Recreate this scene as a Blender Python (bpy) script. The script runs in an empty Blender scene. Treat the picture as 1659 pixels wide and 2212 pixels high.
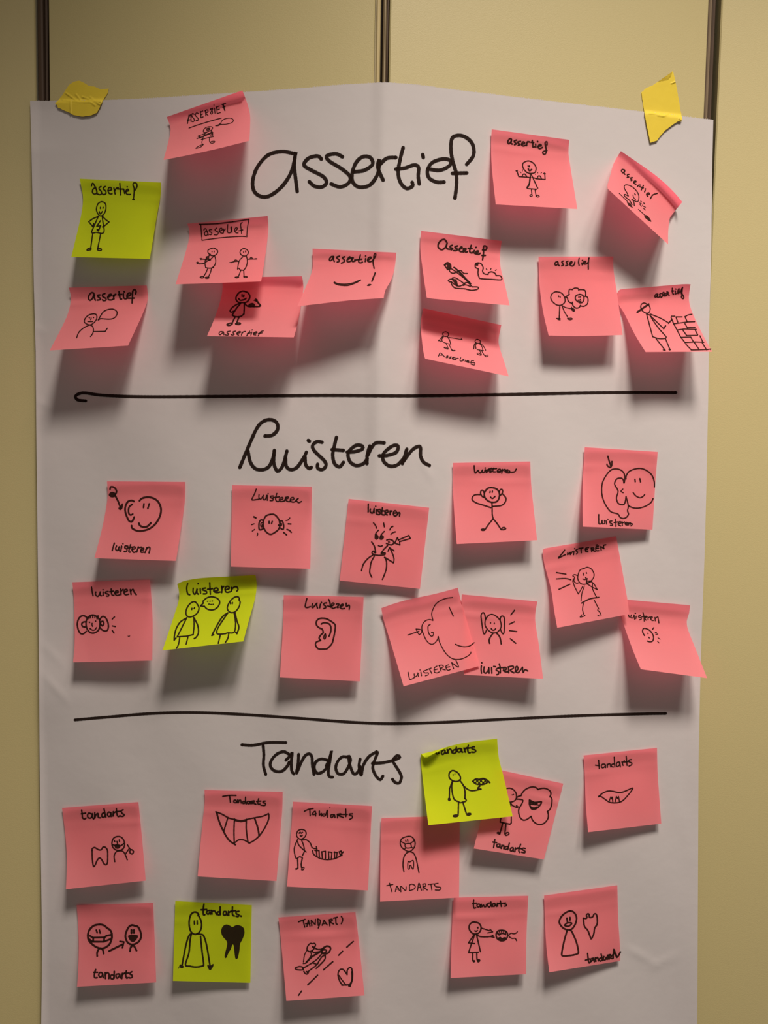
# A flipchart sheet covered with sticky notes, taped over the ribs of a folding partition wall.
import bpy, bmesh, math, random, re
from mathutils import Vector, Matrix
from mathutils.bvhtree import BVHTree
random.seed(7)
scene = bpy.context.scene
COL = scene.collection
R = math.radians

# ---------------------------------------------------------------- camera
W, H, F = 1659.0, 2212.0, 1475.0            # picture size and focal length in pixels
CAM = Vector((0.0, 0.0, 1.45))
PITCH, ROLL = R(-3.2), R(1.0)
cd = bpy.data.cameras.new('camera'); cam = bpy.data.objects.new('camera', cd); COL.objects.link(cam)
cam.location = CAM
CROT = Matrix.Rotation(R(90)+PITCH, 3, 'X') @ Matrix.Rotation(ROLL, 3, 'Z')
cam.rotation_euler = CROT.to_euler()
cd.sensor_fit = 'VERTICAL'; cd.sensor_height = 36.0; cd.lens = F/H*36.0
cd.clip_start = 0.01; cd.clip_end = 50
scene.camera = cam
D0 = 0.65                                   # distance to the fold of the partition
MM = D0/F                                   # size of one photo pixel on the wall

# ---------------------------------------------------------------- world and light
wd = bpy.data.worlds.new('room_air'); scene.world = wd; wd.use_nodes = True
wd.node_tree.nodes['Background'].inputs[0].default_value = (1.0, 0.87, 0.74, 1)
wd.node_tree.nodes['Background'].inputs[1].default_value = 0.27
LIGHT_POS = Vector((0.30, -0.25, 2.95))
LIGHT_AIM = Vector((0.27, 0.52, 0.33))
for nm, off, watts in (('ceiling_spot', Vector((-0.04, 0, 0)), 225), ('ceiling_spot', Vector((0.42, -0.02, 0)), 110)):
    ld = bpy.data.lights.new(nm, 'SPOT'); lo = bpy.data.objects.new(nm, ld); COL.objects.link(lo)
    lo.location = LIGHT_POS+off
    lo.rotation_euler = (LIGHT_AIM-LIGHT_POS).to_track_quat('-Z', 'Y').to_euler()
    ld.energy = watts; ld.color = (1.0, 0.88, 0.76); ld.shadow_soft_size = 0.19
    ld.spot_size = R(75); ld.spot_blend = 1.0
scene.view_settings.view_transform = 'Standard'
scene.view_settings.look = 'None'
scene.view_settings.gamma = 1.0
scene.view_settings.exposure = 0.0
scene.view_settings.use_curve_mapping = False

# ---------------------------------------------------------------- helpers
def ray(px, py):
    return (CROT @ Vector(((px-W/2)/F, -(py-H/2)/F, -1.0))).normalized()
XF = 0.0                                     # fold line x, set below
AL, AR = R(7.0), R(9.4)                      # how far each panel turns back from the fold
def plane_hit(px, py, P, N):
    d = ray(px, py); return CAM + d*((P-CAM).dot(N)/d.dot(N))
FOLD = plane_hit(826, 178, Vector((0, D0, 0)), Vector((0, -1, 0)))
NL = Vector((-math.sin(AL), -math.cos(AL), 0)); NR = Vector((math.sin(AR), -math.cos(AR), 0))
def wall(px, py, off=0.0):
    """point on the partition seen at a photo pixel, raised off metres towards the room"""
    pl = plane_hit(px, py, FOLD+NL*off, NL); pr = plane_hit(px, py, FOLD+NR*off, NR)
    # convex fold: the farther of both hits is the true surface
    p = pl if (pl-CAM).length > (pr-CAM).length else pr
    # beyond the joints the outer panels come forward again
    for J, n in JOINTS:
        q = plane_hit(px, py, J+n*off, n)
        if (q-CAM).length < (p-CAM).length: p = q
    return p
aOL, aOR = R(16), R(2)                       # outer panels turn back towards the room
def _joint(px, n): return plane_hit(px, 130, FOLD, n)
JOINTS = [(_joint(78, NL)+Vector((0, -.0015, 0)), Vector((math.sin(aOL), -math.cos(aOL), 0))), (_joint(1553, NR)+Vector((0, -.0015, 0)), Vector((-math.sin(aOR), -math.cos(aOR), 0)))]
def mat(name, col, rough=0.8, spec=0.3, trans=0.0, tcol=None, noise=None, bump=None, metal=0.0):
    m = bpy.data.materials.new(name); m.use_nodes = True
    nt = m.node_tree; b = nt.nodes['Principled BSDF']
    b.inputs['Base Color'].default_value = (*col, 1); b.inputs['Roughness'].default_value = rough
    b.inputs['Specular IOR Level'].default_value = spec; b.inputs['Metallic'].default_value = metal
    tc = nt.nodes.new('ShaderNodeTexCoord')
    cout = None
    if noise:
        n = nt.nodes.new('ShaderNodeTexNoise'); n.inputs['Scale'].default_value = noise[0]; n.inputs['Detail'].default_value = 6
        nt.links.new(tc.outputs['Object'], n.inputs['Vector'])
        mx = nt.nodes.new('ShaderNodeMix'); mx.data_type = 'RGBA'
        mx.inputs[6].default_value = (*[c*(1-noise[1]) for c in col], 1); mx.inputs[7].default_value = (*[min(1, c*(1+noise[1])) for c in col], 1)
        nt.links.new(n.outputs['Fac'], mx.inputs[0]); nt.links.new(mx.outputs[2], b.inputs['Base Color']); cout = mx.outputs[2]
    bo = None
    if bump:
        n2 = nt.nodes.new('ShaderNodeTexNoise'); n2.inputs['Scale'].default_value = bump[0]; n2.inputs['Detail'].default_value = 4
        nt.links.new(tc.outputs['Object'], n2.inputs['Vector'])
        bp = nt.nodes.new('ShaderNodeBump'); bp.inputs['Strength'].default_value = bump[1]; bp.inputs['Distance'].default_value = bump[2]
        nt.links.new(n2.outputs['Fac'], bp.inputs['Height']); nt.links.new(bp.outputs[0], b.inputs['Normal']); bo = bp
    if trans:
        t = nt.nodes.new('ShaderNodeBsdfTranslucent'); t.inputs[0].default_value = (*col, 1)
        if tcol: t.inputs[0].default_value = (*tcol, 1)
        elif cout: nt.links.new(cout, t.inputs[0])
        ms = nt.nodes.new('ShaderNodeMixShader'); ms.inputs[0].default_value = trans
        nt.links.new(b.outputs[0], ms.inputs[1]); nt.links.new(t.outputs[0], ms.inputs[2])
        nt.links.new(ms.outputs[0], nt.nodes['Material Output'].inputs[0])
    return m
M = dict(
    panel=mat('cream_laminate', (0.385, 0.33, 0.162), 0.55, 0.35, noise=(3, .02), bump=(900, .25, .0004)),
    sheet=mat('white_flipchart_paper', (0.455, 0.430, 0.437), 0.9, 0.12, trans=.06, bump=(35, .25, .0015)),
    pink=mat('pink_note_paper', (0.80, 0.268, 0.295), 0.85, 0.2, trans=.55, tcol=(1.0, 0.20, 0.28), noise=(60, .02), bump=(300, .12, .0003)),
    green=mat('yellow_green_note_paper', (0.52, 0.62, 0.010), 0.85, 0.2, trans=.45, noise=(60, .02), bump=(300, .12, .0003)),
    tape=mat('yellow_masking_tape', (0.64, 0.49, 0.035), 0.6, 0.3, trans=.15, noise=(80, .05), bump=(160, .25, .0005)),
    ink=mat('black_marker_ink', (0.014, 0.007, 0.005), 0.9, 0.05),
    brown=mat('brown_rubber_seal', (0.060, 0.036, 0.022), 0.6, 0.3),
    olive=mat('bronze_aluminium_edge', (0.20, 0.155, 0.09), 0.5, 0.4, metal=.3),
    edge=mat('cream_edge_strip', (0.42, 0.34, 0.17), 0.5, 0.4),
    seal=mat('grey_brown_seal', (0.085, 0.055, 0.035), 0.6, 0.3),
    seal2=mat('taupe_seal', (0.16, 0.115, 0.07), 0.6, 0.3),
    edge2=mat('dull_edge_strip', (0.30, 0.25, 0.14), 0.6, 0.3),
    dark=mat('dark_gap', (0.012, 0.008, 0.006), 0.9, 0.1))
M['ink'].node_tree.nodes['Principled BSDF'].inputs['Alpha'].default_value = 0.90      # thin ink lets some paper colour through
def mesh_obj(name, verts, faces, m, parent=None, origin=None, smooth=False):
    o0 = origin or Vector((0, 0, 0))
    me = bpy.data.meshes.new(name); me.from_pydata([tuple(Vector(v)-o0) for v in verts], [], faces)
    me.materials.append(m)
    if smooth:
        for p in me.polygons: p.use_smooth = True
    o = bpy.data.objects.new(name, me); COL.objects.link(o)
    if parent: o.parent = parent
    else: o.location = o0
    return o
def tag(o, label=None, cat=None, group=None, kind=None):
    if label: o['label'] = label
    if cat: o['category'] = cat
    if group: o['group'] = group
    if kind: o['kind'] = kind
    return o
def catmull(pts, closed=False, step=5.0):
    if len(pts) < 3 and not closed:
        pass
    out = []; n = len(pts)
    rng = range(n if closed else n-1)
    for i in rng:
        p1 = pts[i]; p2 = pts[(i+1) % n]
        p0 = pts[(i-1) % n] if (closed or i > 0) else p1
        p3 = pts[(i+2) % n] if (closed or i+2 < n) else p2
        L = math.hypot(p2[0]-p1[0], p2[1]-p1[1]); k = max(1, min(40, int(L/step)))
        for j in range(k):
            t = j/k
            out.append(tuple(0.5*((2*p1[a]) + (-p0[a]+p2[a])*t + (2*p0[a]-5*p1[a]+4*p2[a]-p3[a])*t*t + (-p0[a]+3*p1[a]-3*p2[a]+p3[a])*t**3) for a in (0, 1)))
    out.append(pts[0] if closed else pts[-1])
    return out
BASEW = 1.9
INKW = 0.97
def ink_mesh(spec, frame, project):
    """ribbons of marker ink that lie on a surface; spec holds strokes in photo coordinates"""
    ox, oy, side = frame; k = side/1659.0
    V = []; Fc = []; w = 1.0
    for tok in spec.replace(';', '/').split('/'):
        if tok.startswith('w'): w = float(tok[1:]); continue
        mode = tok[0] if tok[0] in '-of' else ''
        pts = [tuple(float(c) for c in p.split()) for p in tok[len(mode):].split(',')]
        pts = [(ox+a*k, oy+b*k) for a, b in pts]
        if mode == 'f':
            line = catmull(pts, True, 1.5)[:-1] if len(pts) > 4 else pts
            b0 = len(V)
            hit = [project(x, y) for x, y in line]
            V.extend(hit)
            cx = sum(p[0] for p in line)/len(line); cy = sum(p[1] for p in line)/len(line)
            from mathutils.geometry import tessellate_polygon
            for t in tessellate_polygon([[Vector((x, y, 0)) for x, y in line]]): Fc.append(tuple(b0+q for q in t))
            pts2 = line+[line[0]]; wid = 1.2
            line = pts2
        else:
            wid = BASEW*w*INKW
            if mode == '-':                                  # straight pen lines: one ribbon per segment, round joints
                lines = []
                for a, b in zip(pts, pts[1:]):
                    n = max(1, int(math.hypot(b[0]-a[0], b[1]-a[1])/8)); lines.append([(a[0]+(b[0]-a[0])*j/n, a[1]+(b[1]-a[1])*j/n) for j in range(n+1)])
            else: lines = [catmull(pts, mode == 'o', 1.1 if side < 300 else 2.5)]
        if mode == 'f': lines = [line]
        h = wid/2
        for line in lines:
            b0 = len(V); n = len(line)
            for i, (x, y) in enumerate(line):
                a = line[max(0, i-1)]; b = line[min(n-1, i+1)]
                dx, dy = b[0]-a[0], b[1]-a[1]; L = math.hypot(dx, dy) or 1; dx /= L; dy /= L
                hh = h*(1+.05*math.sin(x*.9+y*.7))
                V.append(project(x-dy*hh, y+dx*hh)); V.append(project(x+dy*hh, y-dx*hh))
                if i: q = b0+2*i; Fc.append((q-2, q-1, q+1, q))
            for i in (0, n-1):                               # round pen ends and joints
                x, y = line[i]; c0 = len(V); r_ = h*1.03
                V.append(project(x, y)); S = 8
                for k2 in range(S): V.append(project(x+r_*math.cos(k2*2*math.pi/S), y+r_*math.sin(k2*2*math.pi/S)))
                for k2 in range(S): Fc.append((c0, c0+1+k2, c0+1+(k2+1) % S))
    return V, Fc
LIFTK = 1.0

# ---------------------------------------------------------------- partition wall
def to_wall_xy(u, z, side, off=0.0):
    """u metres away from the fold along a panel"""
    s = Vector((-math.cos(AL), math.sin(AL), 0)) if side == 'L' else Vector((math.cos(AR), math.sin(AR), 0))
    n = NL if side == 'L' else NR
    p = FOLD + s*u + n*off; return Vector((p.x, p.y, z))
def u_of(px, py, side):
    n = NL if side == 'L' else NR; p = plane_hit(px, py, FOLD, n)
    s = Vector((-math.cos(AL), math.sin(AL), 0)) if side == 'L' else Vector((math.cos(AR), math.sin(AR), 0))
    return (p-FOLD).dot(s)
Z0, Z1 = -0.0, 2.75
def extrude_profile(name, pts_bot, pts_top, m, **kw):
    n = len(pts_bot); V = list(pts_bot)+list(pts_top)
    Fc = [(i, (i+1) % n, n+(i+1) % n, n+i) for i in range(n)] + [tuple(reversed(range(n))), tuple(range(n, 2*n))]
    return mesh_obj(name, V, Fc, m, **kw)
def slab(name, a, b, thick, nrm, m, **kw):
    """vertical slab whose front goes from plan point a to b"""
    a = Vector(a); b = Vector(b); t = nrm*(-thick)
    e = (b-a).normalized()*0.0012
    P = [a+e*0+nrm*-.0012, a+e, b-e, b+nrm*-.0012, b+t, a+t]
    bot = [Vector((p.x, p.y, Z0)) for p in P]; top = [Vector((p.x, p.y, Z1)) for p in P]
    return extrude_profile(name, bot, top, m, **kw)
# inner panels end at the joints seen above the sheet
uL = u_of(105, 120, 'L'); uLm = u_of(808, 120, 'L')
uR = u_of(1526, 150, 'R'); uRm = u_of(841, 120, 'R')
wallr = bpy.data.objects.new('wall_back', None); COL.objects.link(wallr); tag(wallr, kind='structure')
wallr.location = (0, 0.66, 0)
def wp(o): o.parent = wallr; o.matrix_parent_inverse = Matrix.Translation((0, -0.66, 0)); return o
wp(slab('panel', to_wall_xy(uL, 0, 'L'), to_wall_xy(uLm, 0, 'L'), .03, NL, M['panel']))
wp(slab('panel', to_wall_xy(uRm, 0, 'R'), to_wall_xy(uR, 0, 'R'), .03, NR, M['panel']))
# outer panels turn back towards the room
def outer(side, u, width, ang, m):
    a = to_wall_xy(u, 0, side, 0.0)
    if side == 'L': d = Vector((-math.cos(ang), -math.sin(ang), 0)); n = Vector((math.sin(ang), -math.cos(ang), 0)); return slab('panel', a+d*width, a, .03, n, m)
    d = Vector((math.cos(ang), -math.sin(ang), 0)); n = Vector((-math.sin(ang), -math.cos(ang), 0)); return slab('panel', a, a+d*width, .03, n, m)
uLo = u_of(77, 120, 'L'); uRo = u_of(1553, 150, 'R')
wp(outer('L', uLo, 1.1, aOL, M['panel'])); wp(outer('R', uRo, 1.1, aOR, M['panel']))
def strip(side, u0, u1, off, m, name, thick=.02):
    n = NL if side == 'L' else NR
    a, b = (u1, u0) if side == 'L' else (u0, u1)
    return wp(slab(name, to_wall_xy(a, 0, side, off), to_wall_xy(b, 0, side, off), thick, n, m))
# concave joints: brown seal with darker grooves
for side, ua, ub in (('L', uL, uLo), ('R', uR, uRo)):
    wdt = ub-ua
    strip(side, ua-.001, ub+.001, -.012, M['dark'], 'joint_gap')
    if side == 'L':
        strip(side, ua+.001, ua+wdt*.32, -.0065, M['brown'], 'rubber_seal')
        strip(side, ua+wdt*.40, ua+wdt*.60, -.006, M['brown'], 'rubber_seal')
        strip(side, ua+wdt*.64, ub+.0008, -.0035, M['brown'], 'rubber_seal')
    else:
        strip(side, ua+.0006, ua+wdt*.22, -.0030, M['seal'], 'rubber_seal')
        strip(side, ua+wdt*.25, ua+wdt*.52, -.0045, M['seal2'], 'rubber_seal')
        strip(side, ua+wdt*.58, ub-.002, -.0055, M['brown'], 'rubber_seal')
# convex joint at the fold
def fold_strip(p0, p1, m, name, off=0.0):
    side0 = 'L' if p0 < 826 else 'R'
    u0, u1 = u_of(p0, 120, side0), u_of(p1, 120, side0)
    return strip(side0, min(u0, u1), max(u0, u1), off, m, name)
fold_strip(808.6, 811.5, M['edge2'], 'edge_strip', -.0012)
fold_strip(812, 820.0, M['edge'], 'edge_strip', .0004)
fold_strip(820.3, 826.2, M['dark'], 'joint_gap', -.006)
fold_strip(826.4, 827.6, M['dark'], 'joint_gap', -.006)
fold_strip(827.8, 834.4, M['olive'], 'edge_strip', -.0008)
fold_strip(834.8, 839.4, M['brown'], 'rubber_seal', -.002)
# room: floor and ceiling
mfl = mat('grey_carpet', (0.11, 0.10, 0.10), .95, .1, noise=(120, .3)); mce = mat('white_ceiling_paint', (0.62, .6, .56), .9, .2)
def box(name, c, s, m, **kw):
    x, y, z = (q/2 for q in s); V = [(c[0]+a*x, c[1]+b*y, c[2]+d*z) for a in (-1, 1) for b in (-1, 1) for d in (-1, 1)]
    return mesh_obj(name, V, [(0, 1, 3, 2), (4, 6, 7, 5), (0, 4, 5, 1), (2, 3, 7, 6), (0, 2, 6, 4), (1, 5, 7, 3)], m, **kw)
tag(box('floor', (0, -.9, -.06), (5, 4.2, .1), mfl), kind='structure')
tag(box('ceiling', (0, -.9, 3.12), (5, 4.2, .1), mce), kind='structure')

# ---------------------------------------------------------------- flipchart sheet
OFFS = 0.0016
LEFT = [(65, 219), (68, 330), (71, 480), (73, 620), (77, 760), (79, 1000), (82, 1250), (84, 1420), (85, 1560), (86, 1700), (89, 1900), (91, 2060), (89, 2212), (88, 2330)]
RIGHT = [(1541, 259), (1539, 340), (1538, 430), (1536, 560), (1532, 700), (1530, 850), (1526, 1050), (1522, 1200), (1516, 1360), (1512, 1500), (1509, 1650), (1508, 1850), (1507, 2050), (1506, 2212), (1505, 2330)]
def interp(tab, y):
    for (x0, y0), (x1, y1) in zip(tab, tab[1:]):
        if y <= y1: return x0+(x1-x0)*(y-y0)/(y1-y0)
    return tab[-1][0]
TOP = [(65, 218), (200, 217.5), (330, 212), (480, 202), (620, 193), (740, 183), (823, 178), (838, 178), (900, 183), (1000, 196), (1150, 214), (1300, 231), (1420, 245), (1541, 259)]
def top_y(x):
    for (x0, y0), (x1, y1) in zip(TOP, TOP[1:]):
        if x <= x1: return y0+(y1-y0)*(x-x0)/(x1-x0)
    return TOP[-1][1]
CREASES = [(88, 1452, 150, 1520, .0006, 7), (84, 1385, 140, 1440, .0004, 8), (1350, 2045, 1420, 2085, .0006, 7), (1395, 2095, 1465, 2062, .0005, 8), (905, 985, 935, 1040, .0005, 7),
           (72, 705, 98, 720, .0005, 7), (72, 862, 108, 880, .0004, 7), (1180, 880, 1500, 700, .0003, 40), (1440, 1630, 1500, 1900, .0005, 22), (250, 1640, 330, 2120, .0005, 60), (1040, 230, 1240, 640, .0004, 50)]
def bulge(px, py):
    """how far the sheet stands off the panels, metres"""
    a = OFFS
    dl = max(0, 1-abs(px-75)/150); a += .006*dl*dl*min(1, max(0, (py-235)/90))                       # left edge lifts a little
    dr = max(0, 1-abs(px-1525)/120); a += .0015*dr*dr*min(1, max(0, (py-400)/500))
    a += .0022*math.exp(-((py-1490)/70)**2)*max(0, 1-abs(px-90)/190)                                     # crease low at the left edge
    xr = 835-.0190*(py-178); fade = 1-.55*min(1, max(0, (py-180)/1500))                                    # ridge where the sheet bends over the fold
    a += .0021*fade*(max(0, 1-(xr-px)/32) if px < xr else max(0, 1-(px-xr)/190)**1.5)
    for (ax, ay, bx, by, hgt, wd) in CREASES:
        dx, dy = bx-ax, by-ay; t = max(0, min(1, ((px-ax)*dx+(py-ay)*dy)/(dx*dx+dy*dy))); dd = math.hypot(px-ax-dx*t, py-ay-dy*t)
        if dd < wd*4: a += hgt*math.exp(-(dd/wd)**2)*math.sin(math.pi*(.08+.84*t))
    a += .0008*math.sin(px*.011+1.3)*math.sin(py*.006)*min(1, max(0, (py-240)/300))
    a += .0005*math.sin(px*.023-py*.013)*min(1, max(0, (py-240)/300))
    return max(a, .0008)
nx, ny = 220, 260
yb = 2330
V = []; Fc = []
for j in range(ny+1):
    for i in range(nx+1):
        s = i/nx; t = (j/ny)**1.0
        # columns placed so that the crease falls on one of them
        sx = s
        x0 = interp(LEFT, 219+(yb-219)*t); x1 = interp(RIGHT, 259+(yb-259)*t)
        x = x0+(x1-x0)*sx
        ty = top_y(65+(1541-65)*sx)
        y = ty+(yb-ty)*t
        V.append(wall(x, y, bulge(x, y)))
for j in range(ny):
    for i in range(nx):
        q = j*(nx+1)+i; Fc.append((q, q+nx+1, q+nx+2, q+1))
sheet_o = (V[(nx//2)]).copy()
chart = bpy.data.objects.new('flipchart_sheet', None); COL.objects.link(chart); chart.location = sheet_o
tag(chart, 'large white flipchart sheet with three handwritten headings, taped over the folding partition', 'paper sheet')
sh = mesh_obj('paper', V, Fc, M['sheet'], parent=chart, origin=sheet_o, smooth=True)
# little perforation teeth along the torn top edge
V2 = []; F2 = []
x = 66.0
while x < 1539:
    w_ = random.uniform(2.2, 4.2); h_ = random.uniform(.6, 2.2); b0 = len(V2)
    for a, b in ((x, .25), (x+w_*.3, -h_*.8), (x+w_*.7, -h_*random.uniform(.5, .8)), (x+w_, .25)):
        V2.append(wall(a, top_y(a)+b, bulge(a, top_y(a))+.00003))
    F2.append((b0, b0+3, b0+2, b0+1)); x += w_+random.uniform(.8, 2.6)
mesh_obj('torn_perforation', V2, F2, M['sheet'], parent=chart, origin=sheet_o)['kind'] = 'stuff'
sheet_bvh = BVHTree.FromPolygons([tuple(v) for v in V], Fc)
def on_surface(bvh, lift):
    last = [D0]
    def f(px, py):
        d = ray(px, py); h = bvh.ray_cast(CAM, d)
        if h[0] is not None: last[0] = h[3]
        return CAM+d*(last[0]-lift)
    return f
on_sheet = on_surface(sheet_bvh, .00025)
TITLES = []; NOTES = []
def T(frame, name, spec): TITLES.append((frame, name, spec))
def N(frame, colour, corners, lifts, label, ink, sides=None): NOTES.append((frame, colour, corners, lifts, label, ink, sides or {}))

# strokes are written in the units of a 1659-wide enlargement of a square patch (origin x, origin y, side)
N((340,180,220),'pink',(150,548, 1383,115, 1500,935, 100,1248),(95,85),
 'pink note at the very top, underlined capitals above a striding figure',
 dict(lettering='w1.2;490 655,500 600,515 515/490 605,540 510,548 620/500 600,545 590/600 505,570 490,560 530,590 570,605 600,580 625,560 615/665 490,635 480,620 520,650 555,668 585,650 605,630 600/700 455,710 555/700 470,740 450/705 515,735 500/712 560,745 545/780 440,790 530/775 450,810 430,825 460,790 490,825 520/860 420,900 405/862 418,890 445,900 480,880 500,865 480,885 450,900 415/930 405,938 485/920 355,925 355/965 385,975 490/960 390,1010 370/970 435,1010 420/975 492,1025 475/1060 340,1095 440/1050 345,1112 325/1065 390,1105 375/1075 335,1100 445',
  underline='w1.2;515 728,650 680,850 618,1040 565',
  speech_bubble='950 692,1020 660,1060 600,1130 570,1200 568,1238 600,1210 640,1120 665,1040 668/948 690,990 690,1040 665/990 680,1030 650',
  figure='o750 765,790 720,860 705,900 720,880 760,800 795,755 795/o800 740,850 728,850 755,810 765/815 750,840 738/820 735,840 750/790 800,730 905,715 915/880 765,890 820,905 860/800 805,740 830,660 862,700 870,640 902,760 860,870 820,905 825/880 800,760 850,690 895/870 790,905 800,870 850/715 915,850 880,910 870/740 915,725 950,730 985,748 995/748 995,690 1015,625 1058,700 1040,748 998/850 885,850 950,880 975,925 965,935 945,890 945,860 958'),
 dict(u=(3,12), L='205 690,205 840',R='1455 300,1508 500,1510 700',B='500 1170,1000 1060'))
N((140,370,220),'green',(240,120, 1565,182, 1385,1428, 105,1395),(42,42),
 'green note with a hands-on-hips figure, zigzag on its chest',
 dict(lettering='w1.6;435 235,445 200,465 200,515 300,525 370/505 260,460 290,450 340,480 370,520 350,515 290/590 245,560 265,560 290,590 320,600 360,570 380,540 370/660 245,630 265,630 290,665 320,670 360,640 378,615 370/700 315,760 300,750 265,715 270,705 320,730 365,770 365/800 270,820 370/810 320,840 275,870 265/895 195,910 385/855 285,950 290/960 290,975 360/1015 250,1018 252/990 330,1040 310,1020 290,995 320,1010 370,1070 375/1115 460,1125 400,1130 280,1110 220,1130 185,1170 200,1175 250,1140 310/1105 455,1130 460',
  figure='w1.5;o600 495,660 525,670 610,640 690,590 725,545 700,515 620,540 530/580 585,580 605/625 585,622 600/560 655,580 695,610 655/-545 735,435 985/435 985,450 1005,520 995,600 1012,635 990,640 940,620 820,610 730/545 735,460 770,390 820/-390 820,455 900,470 850/610 725,660 780,720 825/-720 825,645 890,615 905/-580 805,520 895,585 885,545 970,525 950,560 945,545 970/-455 1010,420 1260/-585 1010,535 1260/o420 1250,370 1265,360 1285,390 1285,425 1275/o535 1260,590 1262,595 1285,555 1290,530 1275'),
 dict(L='270 260,297 450,260 740',R='1560 400,1490 780'))
N((370,450,220),'pink',(262,250, 1570,125, 1462,1192, 70,1238),(85,85),
 'pink note with a boxed word above two figures holding out their arms',
 dict(lettering='w1.2;530 350,560 330,600 420,600 440/590 370,545 390,545 430,570 445,600 410/660 340,620 350,625 375,660 400,645 430,620 425/740 320,710 345,730 370,765 390,750 430,700 430/780 370,830 350,815 320,785 345,800 395,840 405/850 335,850 400/855 370,880 335/920 265,915 340,920 390,950 400,975 370,970 310/980 300,990 395/1040 370,1080 330,1055 315,1030 350,1050 395,1090 400/1155 230,1130 260,1140 350,1145 410/1100 365,1165 350',
  word_box='w1.6;-455 260,480 262,750 250,1000 220,1265 180/w1.2;1265 180,1240 320,1230 465/-480 262,500 515/500 520,800 480,1100 458,1210 460',
  figure='w1.3;o700 650,755 690,740 745,690 770,640 765,600 720,600 680,650 655/662 700,664 708/698 697,698 710/620 770,560 830,550 900,560 965/560 965,620 975,690 965/705 770,725 850,710 920,670 965/-690 780,630 840/-595 975,570 1040,525 1115/-655 975,640 1040,605 1120/o470 1122,510 1108,530 1125,500 1135/o550 1128,600 1118,615 1132,575 1140/f465 815,490 810,510 830,480 838/500 825,560 830,600 820,640 840/f405 885,430 870,455 890,430 905/455 905,530 895,600 850,640 840/o570 795,600 785,610 810,580 820/570 840,600 828,620 845/620 745,640 750',
  second_figure='w1.3;o1185 655,1240 680,1255 730,1210 775,1150 765,1120 720,1140 675/1175 712,1180 714/1207 695,1213 712/1165 790,1110 850,1090 920,1080 990/1080 990,1100 975,1120 1000,1150 1010/1225 780,1240 860,1220 950,1180 1005,1140 1005/f950 880,985 875,980 890/980 880,1040 865,1100 860/1020 860,1050 840,1085 860/1245 828,1320 825,1390 825/f1370 815,1400 815,1390 830/1280 828,1300 795,1325 822/-1130 1015,1110 1070,1090 1120/-1180 1015,1185 1110/o1040 1122,1090 1115,1100 1125,1060 1132/o1180 1110,1230 1108,1240 1120,1200 1128'),
 dict(u=(3,4), L='290 340,285 520,190 860',R='1582 320,1555 600,1490 1050'))
N((440,580,220),'pink',(300,150, 1600,125, 1468,1122, 55,1100),(80,80),
 'pink note tucked below the boxed-word note, smiling figure flexing one arm',
 dict(figure='w1.8;o660 370,720 395,752 450,735 510,690 550,620 555,550 540,525 480,560 410,610 375/625 425,625 455/655 430,650 460/570 490,590 515,630 515,670 500,690 485/590 565,530 590,460 640,430 690,450 710,490 695/600 570,540 640,500 700,465 760/465 760,520 785,600 780,655 740/660 565,660 650,655 740/665 570,720 615,800 620,910 618/f730 610,750 575,800 565,830 590,820 620/w2.2;-925 605,860 520/f815 520,850 490,880 510,860 540/w1.8;-510 790,460 895/-575 790,540 880/o380 912,430 890,470 895,440 920,400 928/o520 900,570 885,600 895,570 912',
  lettering='w1.3;320 1030,270 1030,250 1060,270 1080,320 1040,330 1080/430 1020,385 1030,385 1050,410 1065,390 1085,350 1080/520 1020,480 1030,485 1055,500 1070,470 1085,445 1075/540 1060,600 1040,590 1025,550 1040,540 1070,570 1085/625 1035,615 1085/620 1060,650 1030,680 1025/750 1020,725 1060,700 1095/710 1060,760 1048/785 1035,770 1085/785 1003,795 1000/815 1060,870 1045,860 1030,820 1045,810 1075,850 1082/970 1015,930 1030,900 1075,885 1098/890 1060,950 1048'),
 dict(u=(6,10), L='300 400,200 750',R='1625 300,1580 640,1530 900'))

N((95,595,240),'pink',(370,182, 1535,148, 1255,1048, 85,1120),(88,80),
 'pink note with a straight-mouthed bust beside an empty speech bubble',
 dict(lettering='w1.9;745 265,710 255,670 300,665 350,690 370,725 340,750 280,752 330,768 370/835 290,805 295,810 320,845 345,835 362,795 368/910 270,875 285,880 315,925 345,920 372,885 375,875 362/950 325,1000 300,1005 280,975 285,955 320,965 360,1010 365,1030 355/1035 295,1045 350/1040 320,1060 285,1072 280/1120 240,1130 310,1140 350,1160 352/1110 285,1160 282/1185 270,1190 330,1215 350,1240 340/1195 240,1200 245/1240 315,1285 295,1295 265,1265 262,1240 295,1245 335,1290 340/1315 410,1320 330,1325 240,1350 210,1375 235,1368 275/1310 340,1348 338',
  speech_bubble='w1.4;-810 665,845 645/810 665,835 620,885 545,950 510,1030 502,1080 530,1092 570,1060 625,990 652,850 645',
  figure='w1.4;o740 572,780 585,790 630,765 685,700 735,640 725,602 690,620 635,670 590/f668 630,680 622,688 632,678 642/f732 628,742 620,748 630,740 638/705 635,698 660/655 688,725 688/675 740,590 785,520 850,488 930/680 740,720 755,738 800,730 860,695 912/-735 838,915 835,945 788'),
 dict(u=(6,4), L='400 290,400 390,330 640',R='1550 280,1540 400,1440 650'))
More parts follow.
